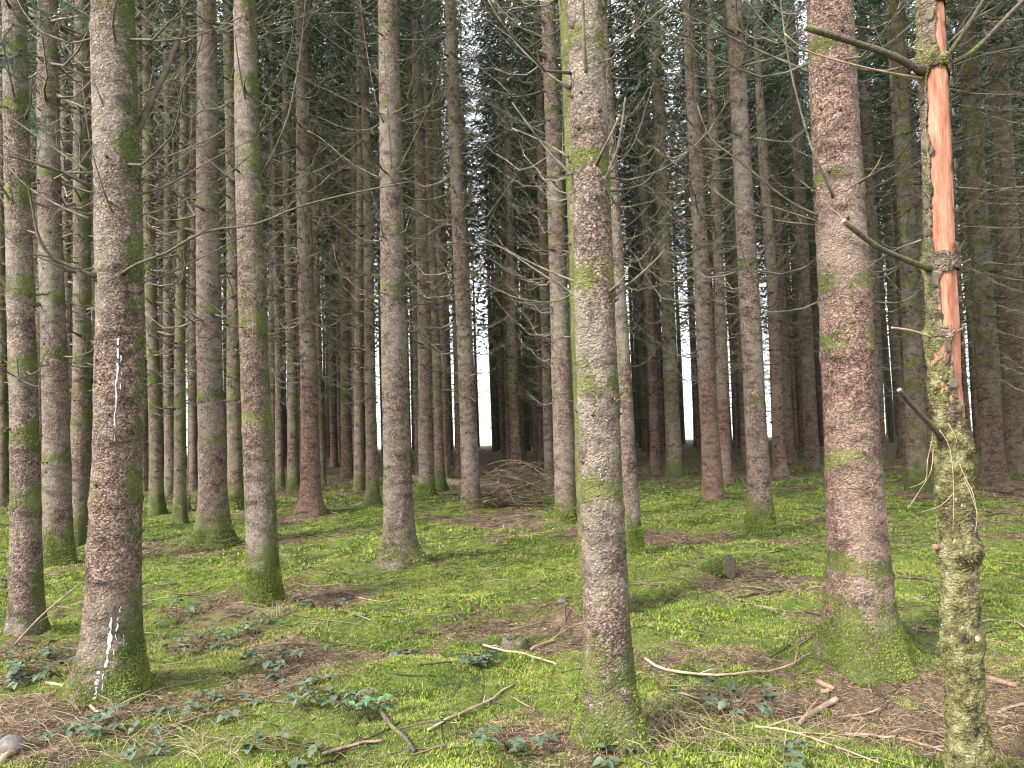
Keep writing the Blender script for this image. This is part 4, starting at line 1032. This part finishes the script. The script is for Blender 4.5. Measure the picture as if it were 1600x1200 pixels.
# ------------------------------------------------------------------ logs, pile, stumps
def log(pa, pb, r, label, mat, name='fallen_log', cutmat=SAWN, sides=14, cat='log', moss=.4):
    root = empty(name, pa); tag(root, label, cat); n = 16; g = random.Random(int(abs(pa.x * 100)))
    d = pb - pa; pts = [d * (i / n) + Vector((0, 0, r * .8 + .015 * math.sin(i * 1.3))) for i in range(n + 1)]
    mb = MB(); mb.tube(pts, [r * (1 - .15 * i / n) for i in range(n + 1)], sides, False, .10, g)
    me = mb.mesh('log_bark', mat)
    for an, v in (('moss', moss), ('green', .2), ('red', .3)):
        at = me.attributes.new(an, 'FLOAT', 'POINT'); at.data.foreach_set('value', [v] * len(me.vertices))
    obj('log_bark', me, root)
    dn = d.normalized()
    for p, s_, rr_ in ((pts[0], -1, r), (pts[-1], 1, r * .85)):
        c = MB(); c.tube([p - dn * s_ * .02, p + dn * s_ * .006], [rr_ * .95, rr_ * .93], sides); c.build('cut_end', cutmat, root, False)
    return root
log(place(640, 752), place(800, 768), .12, 'long fallen log lying on the moss behind the tan spruce by the brush pile', BARK, moss=.25)
a = place(779, 757); b = place(884, 752)
log(a, b, .085, 'short sawn log with pale cut end showing above the brush pile', BARK, moss=.2)

pile = empty('brush_pile', place(808, 790)); tag(pile, 'tangled heap of cut dead branches beside the tan spruce', 'brush pile')
g = random.Random(21)
for i in range(85):
    a = g.gauss(0, .55) + (math.pi if g.random() < .5 else 0); L = g.uniform(.6, 1.5); x0 = g.gauss(0, .38); y0 = g.gauss(0, .35); z0 = g.uniform(.0, .75) * max(.15, 1 - abs(x0 - .15) / .9)
    up = g.uniform(-.15, .35); arc = g.uniform(-.1, .35) if g.random() < .75 else g.uniform(.4, .75)
    pts = []
    for k in range(7):
        f_ = k / 6 - .5
        pts.append(Vector((x0 + math.cos(a) * L * f_, y0 + math.sin(a) * L * f_ * .6, max(.01, z0 + up * f_ * L + arc * (.25 - f_ * f_) * 1.6))))
    r0 = g.uniform(.007, .018); mb = MB(); mb.tube(pts, [r0 * (1 - .1 * k) for k in range(7)], 5, True, .2, g)
    for q in range(g.randint(2, 6)):
        b0 = pts[g.randint(1, 5)]; dd = Vector((g.uniform(-1, 1), g.uniform(-1, 1), g.uniform(-.3, .9))).normalized(); l = g.uniform(.15, .5)
        mb.tube([b0, b0 + dd * l * .5, b0 + dd * l + Vector((0, 0, -.08 * l))], [r0 * .45, r0 * .35, r0 * .2], 3, False)
    mb.build('branch', DSTICK if g.random() < .55 else STICK, pile)

def sawn_end():
    base = place(1141, 903); root = empty('sawn_log_end', base); tag(root, 'short mossy sawn log end with dark oval cut face, left of the pinkish spruce', 'log')
    d = Vector((.62, -.76, .14)).normalized(); L = .42; ctr = Vector((0, 0, .115))
    mb = MB(); n = 9; pts = [ctr + d * (-L * (1 - i / n)) - Vector((0, 0, .09 * (1 - i / n) ** 1.5)) for i in range(n + 1)]
    mb.tube(pts, [.122 * (.75 + .25 * i / n) for i in range(n + 1)], 20, True, .10, g)
    me = mb.mesh('log_bark', BARK)
    for an, v in (('moss', .95), ('green', .7), ('red', 0)):
        at = me.attributes.new(an, 'FLOAT', 'POINT'); at.data.foreach_set('value', [v] * len(me.vertices))
    obj('log_bark', me, root)
    c = MB(); c.tube([ctr - d * .004, ctr + d * .008], [.116, .113], 20); c.build('cut_face', OLDSAWN, root, False)
    th = np.linspace(0, 6.283, 40, endpoint=False); ls = np.linspace(-L, -.01, 16); AA, LL = np.meshgrid(th, ls)
    u = d.cross(Vector((0, 0, 1))).normalized(); w = u.cross(d)
    nx_, nyy, nzz = (u.x * np.cos(AA) + w.x * np.sin(AA)), (u.y * np.cos(AA) + w.y * np.sin(AA)), (u.z * np.cos(AA) + w.z * np.sin(AA))
    r_ = .125 * (1 + .25 * LL / L); 
    X, Y, Z = ctr.x + d.x * LL + nx_ * r_, ctr.y + d.y * LL + nyy * r_, ctr.z + d.z * LL + nzz * r_ - .09 * (-LL / L) ** 1.5
    r = np.random.default_rng(4); idx = r.integers(0, X.size, 2600); V, F = [], []
    P = np.stack([X.ravel(), Y.ravel(), Z.ravel()], 1)[idx] + r.normal(0, .01, (2600, 3)); Nn = np.stack([nx_.ravel(), nyy.ravel(), nzz.ravel()], 1)[idx]
    D = Nn + r.normal(0, .6, (2600, 3)); D /= np.linalg.norm(D, axis=1)[:, None]; Q = np.cross(D, r.normal(0, 1, (2600, 3))); Q /= np.linalg.norm(Q, axis=1)[:, None]
    P = P - Nn * .012
    V = np.stack([P - Q * .006, P + Q * .006, P + D * .022], 1).reshape(-1, 3); F = np.arange(len(V)).reshape(-1, 3)
    tag(obj('moss', np_mesh('moss', V, F, MOSS, False, {'dry': np.full(len(V), .1)}), root), kind='stuff')
sawn_end()

def small_stump(px, py, r, h, label, jag=.4):
    root_ = place(px, py); n = 16; g = random.Random(int(px)); mb = MB(); vs = []; fs = []
    lev = [(-.05, 1.5), (0, 1.3), (h * .3, 1.02), (h * .7, .95)]
    for z, f_ in lev:
        for j in range(n): a = 6.283 * j / n; rr_ = r * f_ * g.uniform(.85, 1.12); vs.append((rr_ * math.cos(a), rr_ * math.sin(a), z))
    for j in range(n): a = 6.283 * j / n; rr_ = r * .9; vs.append((rr_ * math.cos(a), rr_ * math.sin(a), h * (1 + g.uniform(-jag, jag))))
    for j in range(n): a = 6.283 * j / n; rr_ = r * .5; vs.append((rr_ * math.cos(a), rr_ * math.sin(a), h * (.8 + g.uniform(-jag, jag) * .5)))
    for k in range(5):
        for j in range(n): fs.append((k * n + j, k * n + (j + 1) % n, (k + 1) * n + (j + 1) % n, (k + 1) * n + j))
    fs.append(tuple(range(5 * n, 6 * n))); mb.add(vs, fs); me = mb.mesh('stump', BARK)
    for an, v in (('moss', .5), ('green', .4), ('red', 0)):
        at = me.attributes.new(an, 'FLOAT', 'POINT'); at.data.foreach_set('value', [v] * len(me.vertices))
    tag(obj('stump', me, None, root_), label, 'stump')
small_stump(291, 800, .085, .24, 'small broken stump beside the crooked footed thin spruce at left')
small_stump(803, 1003, .09, .07, 'low rotten stump in needles left of the central foreground trunk', .6)

# ------------------------------------------------------------------ fallen sticks
def stick(px, r0, r1, mat, label, twigs=2, name='fallen_branch', lift=.006, cat='branch', seed=0):
    g = random.Random(int(px[0][0]) * 7 + seed); P = [place(x, y) for x, y in px]; o0 = P[0].copy()
    sp = smooth_path(P, 3); sp = [Vector((p.x, p.y, max(p.z, gz(p.x, p.y)) + r0 * .7 + lift)) - o0 for p in sp]; m = len(sp)
    root = empty(name, o0); tag(root, label, cat)
    mb = MB(); mb.tube(sp, [(r0 + (r1 - r0) * i / (m - 1)) for i in range(m)], 7, True, .3, g); mb.build('stem', mat, root)
    for i in range(twigs):
        q = g.randint(1, m - 2); tn = (sp[q + 1] - sp[q - 1]).normalized(); d = (tn + Vector((g.uniform(-1, 1), g.uniform(-1, 1), g.uniform(0, .4)))).normalized(); l = g.uniform(.1, .3)
        mb = MB(); mb.tube([sp[q], sp[q] + d * l * .5 + Vector((0, 0, .01)), sp[q] + d * l], [r0 * .45, r0 * .35, r0 * .2], 4, True, .3, g); mb.build('twig', mat, root)
    return root
STICKS = [
 ([(1008, 1032), (1040, 1050), (1120, 1058), (1200, 1053), (1255, 1028)], .011, .005, PALESTICK, 'long curved pale stick on the needles between the central trunk and pinkish spruce', 3),
 ([(983, 915), (1020, 917), (1060, 913), (1122, 926)], .011, .005, DSTICK, 'dark knobbly stick on moss right of the central foreground trunk', 3),
 ([(668, 1145), (720, 1120), (770, 1092), (805, 1074)], .008, .006, PALESTICK, 'straight pale stick slanting across the moss at bottom centre', 1),
 ([(505, 1182), (550, 1170), (600, 1160)], .009, .007, STICK, 'short tan stick on bright moss near the bottom edge', 0),
 ([(592, 1112), (612, 1138), (630, 1155), (648, 1180)], .013, .010, MBRANCH, 'thick mossy stick lying towards the bottom edge left of centre', 1),
 ([(258, 1118), (320, 1100), (420, 1098), (480, 1108)], .008, .004, DSTICK, 'thin dark branch across the moss at lower left', 3),
 ([(240, 1140), (300, 1125), (370, 1108), (440, 1085)], .006, .003, STICK, 'thin brown branch in front of the dark one at lower left', 2),
 ([(72, 1070), (110, 1082), (150, 1100), (178, 1118)], .010, .006, PALESTICK, 'pale crooked stick below the foot of the resin streaked tree', 2),
 ([(1276, 1066), (1290, 1068), (1302, 1072)], .017, .015, PINKBARK, 'upper of two short pink sticks in front of the pinkish spruce', 0),
 ([(1283, 1094), (1290, 1085), (1296, 1074)], .014, .013, PINKBARK, 'lower of two short pink sticks in front of the pinkish spruce', 0),
 ([(1248, 1135), (1262, 1122), (1285, 1112), (1308, 1104)], .013, .017, STICK, 'bent brown stick with pink end in front of the pinkish spruce', 1),
 ([(1180, 1140), (1240, 1148), (1300, 1168), (1375, 1195)], .007, .003, PALESTICK, 'long thin pale branch near the bottom right edge', 5),
 ([(1320, 1150), (1380, 1156), (1440, 1168), (1478, 1178)], .009, .005, STICK, 'brown branch left of the foot of the stripped dead trunk', 4),
 ([(1310, 1122), (1350, 1118), (1385, 1106)], .006, .004, STICK, 'short thin stick in front of the roots of the pinkish spruce', 1),
 ([(1542, 1062), (1560, 1068), (1586, 1076)], .018, .014, PINKBARK, 'stout pinkish stick right of the stripped dead trunk', 0),
 ([(1150, 886), (1170, 884), (1192, 888), (1206, 884)], .016, .010, DSTICK, 'dark branch stub beside the sawn log end', 2),
 ([(1150, 934), (1180, 930), (1224, 924)], .012, .008, DSTICK, 'dark stick on moss below the sawn log end', 2),
 ([(1160, 912), (1190, 908), (1228, 890)], .010, .006, DSTICK, 'slanting mossy stick right of the sawn log end', 1),
 ([(755, 1008), (790, 1020), (830, 1032), (870, 1040)], .008, .005, PALESTICK, 'pale stick beside the low rotten stump', 2),
 ([(830, 1018), (850, 1010), (868, 1005)], .013, .012, PINKBARK, 'short thick bark piece left of the central foreground trunk', 0),
 ([(1405, 905), (1430, 908), (1468, 910)], .011, .006, DSTICK, 'dark stick between pinkish spruce and stripped dead trunk', 2),
 ([(1500, 765), (1540, 768), (1600, 775)], .03, .02, DSTICK, 'dark fallen branch behind the stripped dead trunk at the right edge', 4),
 ([(1535, 975), (1570, 972), (1600, 978)], .009, .006, STICK, 'brown stick at the right edge beside the stripped dead trunk', 2),
 ([(1200, 1030), (1222, 1020), (1240, 1008)], .007, .005, DSTICK, 'short dark stick left of the roots of the pinkish spruce', 1),
 ([(0, 1195), (20, 1182), (38, 1172)], .018, .012, PALESTICK, 'pale stick on the bare soil in the bottom left corner', 0),
 ([(560, 935), (600, 940), (640, 937)], .006, .004, STICK, 'slender stick on the bright moss left of centre', 1),
 ([(860, 1002), (900, 985), (935, 978)], .006, .003, STICK, 'slender stick at the left foot of the central trunk', 2),
 ([(1060, 1085), (1110, 1098), (1180, 1100), (1240, 1118)], .006, .003, STICK, 'thin branch in the dry grass right of the central trunk foot', 4),
 ([(1560, 1120), (1580, 1108), (1605, 1100)], .010, .007, STICK, 'brown stick at the lower right edge of the picture', 1),
]
for q in STICKS: stick(*q)
# thin dead branch leaning against the foot of the banded spruce
rt = empty('leaning_branch', place(22, 1005)); tag(rt, 'thin grey branch leaning up between the two leftmost foreground trunks', 'branch')
b0 = rt.location; e0 = at_depth(130, 908, b0.y + .25) - b0
mb = MB(); mb.tube(smooth_path([Vector((0, 0, 0)), e0 * .35 + Vector((.0, 0, .03)), e0 * .7 + Vector((0, 0, .02)), e0]), [.008, .008, .008, .007, .007, .006, .006, .005, .005, .004], 6, True, .3); mb.build('stem', STICK, rt)
for f_, dx, dz in ((.35, .18, .1), (.6, .2, -.02), (.75, -.1, .12)):
    mb = MB(); b = e0 * f_; mb.tube([b, b + Vector((dx, -.05, dz))], [.004, .002], 4); mb.build('twig', STICK, rt)

# stone and soil bank in the corner
def stone(px, py, sx, sy, sz, label):
    p = place(px, py); n, m = 14, 9; vs = []; fs = []
    for i in range(m):
        ph = math.pi * i / (m - 1)
        for j in range(n):
            a = 6.283 * j / n; u = Vector((math.sin(ph) * math.cos(a), math.sin(ph) * math.sin(a), math.cos(ph)))
            k = .78 + .45 * float(vnoise(np.array([u.x * 1.7 + px]), np.array([u.y * 1.7]), np.array([u.z * 1.7]), 3)[0]); vs.append((u.x * sx * k, u.y * sy * k, u.z * sz * k + sz * .3))
    for i in range(m - 1):
        for j in range(n): fs.append((i * n + j, (i + 1) * n + j, (i + 1) * n + (j + 1) % n, i * n + (j + 1) % n))
    mb = MB(); mb.add(vs, fs); tag(mb.build('stone', STONE, None, True, p), label, 'stone')
stone(16, 1168, .075, .06, .05, 'rounded grey brown stone on the bare soil at the bottom left corner')
stone(878, 940, .05, .04, .025, 'small flat dark stone in the bright moss left of the central trunk')

# ------------------------------------------------------------------ brambles
def leaf_mesh(seed, mat):
    g = random.Random(seed); mb = MB(); prof = [(0, .03), (.12, .22), (.32, .36), (.55, .34), (.78, .2), (1.0, .0)]; vs = []; fs = []
    fold, curl = g.uniform(.15, .5), g.uniform(.1, .5)
    for x, w in prof:
        z = -curl * x * x * .6
        vs += [(x, -w * g.uniform(.85, 1.1), z + w * fold), (x, 0, z), (x, w * g.uniform(.85, 1.1), z + w * fold)]
    for i in range(len(prof) - 1): fs += [(3 * i, 3 * i + 1, 3 * i + 4, 3 * i + 3), (3 * i + 1, 3 * i + 2, 3 * i + 5, 3 * i + 4)]
    mb.add(vs, fs); return mb.mesh('leaf', mat)
LEAF = [leaf_mesh(i, BRAMBLE) for i in range(6)]; YLEAF = [leaf_mesh(50 + i, BRIGHTLEAF) for i in range(3)]
def bramble(px, py, sprays, spread, h, label, leaves=LEAF, name='bramble', cat='bramble', lsz=.052, seed=0):
    p = place(px, py); root = empty(name, p); tag(root, label, cat); g = random.Random(int(px * 3 + py) + seed)
    spread *= 1.35
    for i in range(int(sprays * 2)):
        a = g.uniform(0, 6.28); R_ = spread * math.sqrt(g.random()); tip = Vector((math.cos(a) * R_, math.sin(a) * R_, 0)); tip.z = gz(p.x + tip.x, p.y + tip.y) - p.z + h * g.uniform(.35, 1.1)
        mb = MB(); md = tip * .55 + Vector((0, 0, h * .35)); mb.tube([Vector((0, 0, -.02)), md, tip], [.003, .0025, .0015], 4); mb.build('stem', BSTEM, root)
        az = g.uniform(0, 6.28)
        for q in range(3 if g.random() < .8 else 5):
            o = obj('leaf', g.choice(leaves), root, tip); s_ = lsz * g.uniform(.7, 1.3); o.scale = (s_, s_, s_)
            o.rotation_euler = (g.uniform(-.35, .35), g.uniform(-.35, .45), az + (q - 1) * 1.25 + g.uniform(-.2, .2))
for q in [
 (45, 1040, 7, .20, .09, 'bramble with grey green leaves left of the resin streaked tree'), (100, 1055, 8, .22, .09, 'bramble touching the left foot of the resin streaked tree'), (20, 1075, 5, .15, .08, 'small bramble at the left edge of the picture'),
 (275, 968, 5, .14, .18, 'upright bramble with a tall stem right of the resin streaked tree'), (312, 1010, 7, .2, .09, 'low bramble behind the upright stemmed one, between the first two foreground trunks'), (445, 1045, 12, .24, .13, 'largest bramble clump, on the moss below the mossy footed spruce'), (400, 1000, 6, .18, .08, 'bramble at the right foot side of the mossy footed spruce'),
 (495, 950, 6, .20, .08, 'greyish bramble on needles right of the mossy footed spruce'), (180, 1132, 5, .15, .08, 'bramble in front of the foot of the resin streaked tree'), (330, 1112, 6, .2, .08, 'bramble at lower left beside the dark fallen branch'), (480, 1092, 6, .16, .07, 'bramble in the middle of the bright moss at lower left'),
 (555, 1112, 5, .12, .09, 'dark bramble beside the bright green seedling'), (635, 1028, 3, .08, .05, 'tiny bramble sprig left of the moss hump'), (748, 1036, 5, .14, .06, 'bramble sprig right of the moss hump'), (800, 1172, 6, .14, .10, 'bramble at the bottom edge left of the central trunk'),
 (1142, 1112, 8, .16, .12, 'dark bramble in dry grass right of the central trunk'), (215, 1160, 5, .2, .06, 'bramble near the bottom edge at lower left'), (120, 1150, 4, .16, .06, 'bramble over bare soil in the bottom left corner'), (150, 870, 4, .2, .10, 'little bramble sprig in the gap behind the resin streaked tree'),
 (1225, 1190, 3, .1, .06, 'bramble sprig at the bottom edge below the pinkish spruce'), (455, 1175, 4, .16, .06, 'low bramble near the bottom edge left of the short tan stick'), (8, 920, 6, .2, .12, 'bramble at the left edge behind the banded spruce'), (950, 1188, 3, .1, .05, 'bramble sprig at the bottom edge under the central trunk')]:
    bramble(*q)
bramble(580, 1125, 3, .08, .10, 'bright green young seedling on the moss at bottom left of centre', YLEAF, 'seedling', 'seedling', .05)

# ------------------------------------------------------------------ dry grass
def dry_grass(px, py, n, rx, ry, h, label):
    p = place(px, py); V, F = [], []; g = random.Random(int(px))
    mb = MB()
    for i in range(n):
        x, y = g.gauss(0, rx), g.gauss(0, ry); z = gz(p.x + x, p.y + y) - p.z; a = g.uniform(0, 6.28); L = g.uniform(.08, .34); hh = h * g.uniform(.1, 1)
        r = g.uniform(.0009, .0016)
        mb.tube([(x, y, z - .01), (x + math.cos(a) * L * .35, y + math.sin(a) * L * .35, z + hh * .8), (x + math.cos(a) * L * .75, y + math.sin(a) * L * .75, z + hh), (x + math.cos(a + .2) * L, y + math.sin(a + .2) * L, z + hh * .6)], [r, r, r * .8, r * .4], 3, False)
    o = mb.build('dry_grass', DRYGRASS, None, False, p); tag(o, label, 'dry grass', kind='stuff')
dry_grass(1085, 1130, 190, .26, .16, .11, 'pale dry grass tangle right of the central trunk foot')
dry_grass(80, 1120, 200, .45, .2, .10, 'dry grass over the bank in the bottom left corner')
dry_grass(430, 955, 60, .10, .06, .14, 'dry grass blades at the foot of the mossy footed spruce')
dry_grass(1240, 1160, 120, .4, .12, .07, 'dry stems scattered in front of the pinkish spruce')
dry_grass(250, 1170, 200, .4, .12, .08, 'dry stems along the bottom edge at left')
dry_grass(10, 800, 500, 1.2, 1.5, .5, 'tall pale grass beyond the leftmost trunks')
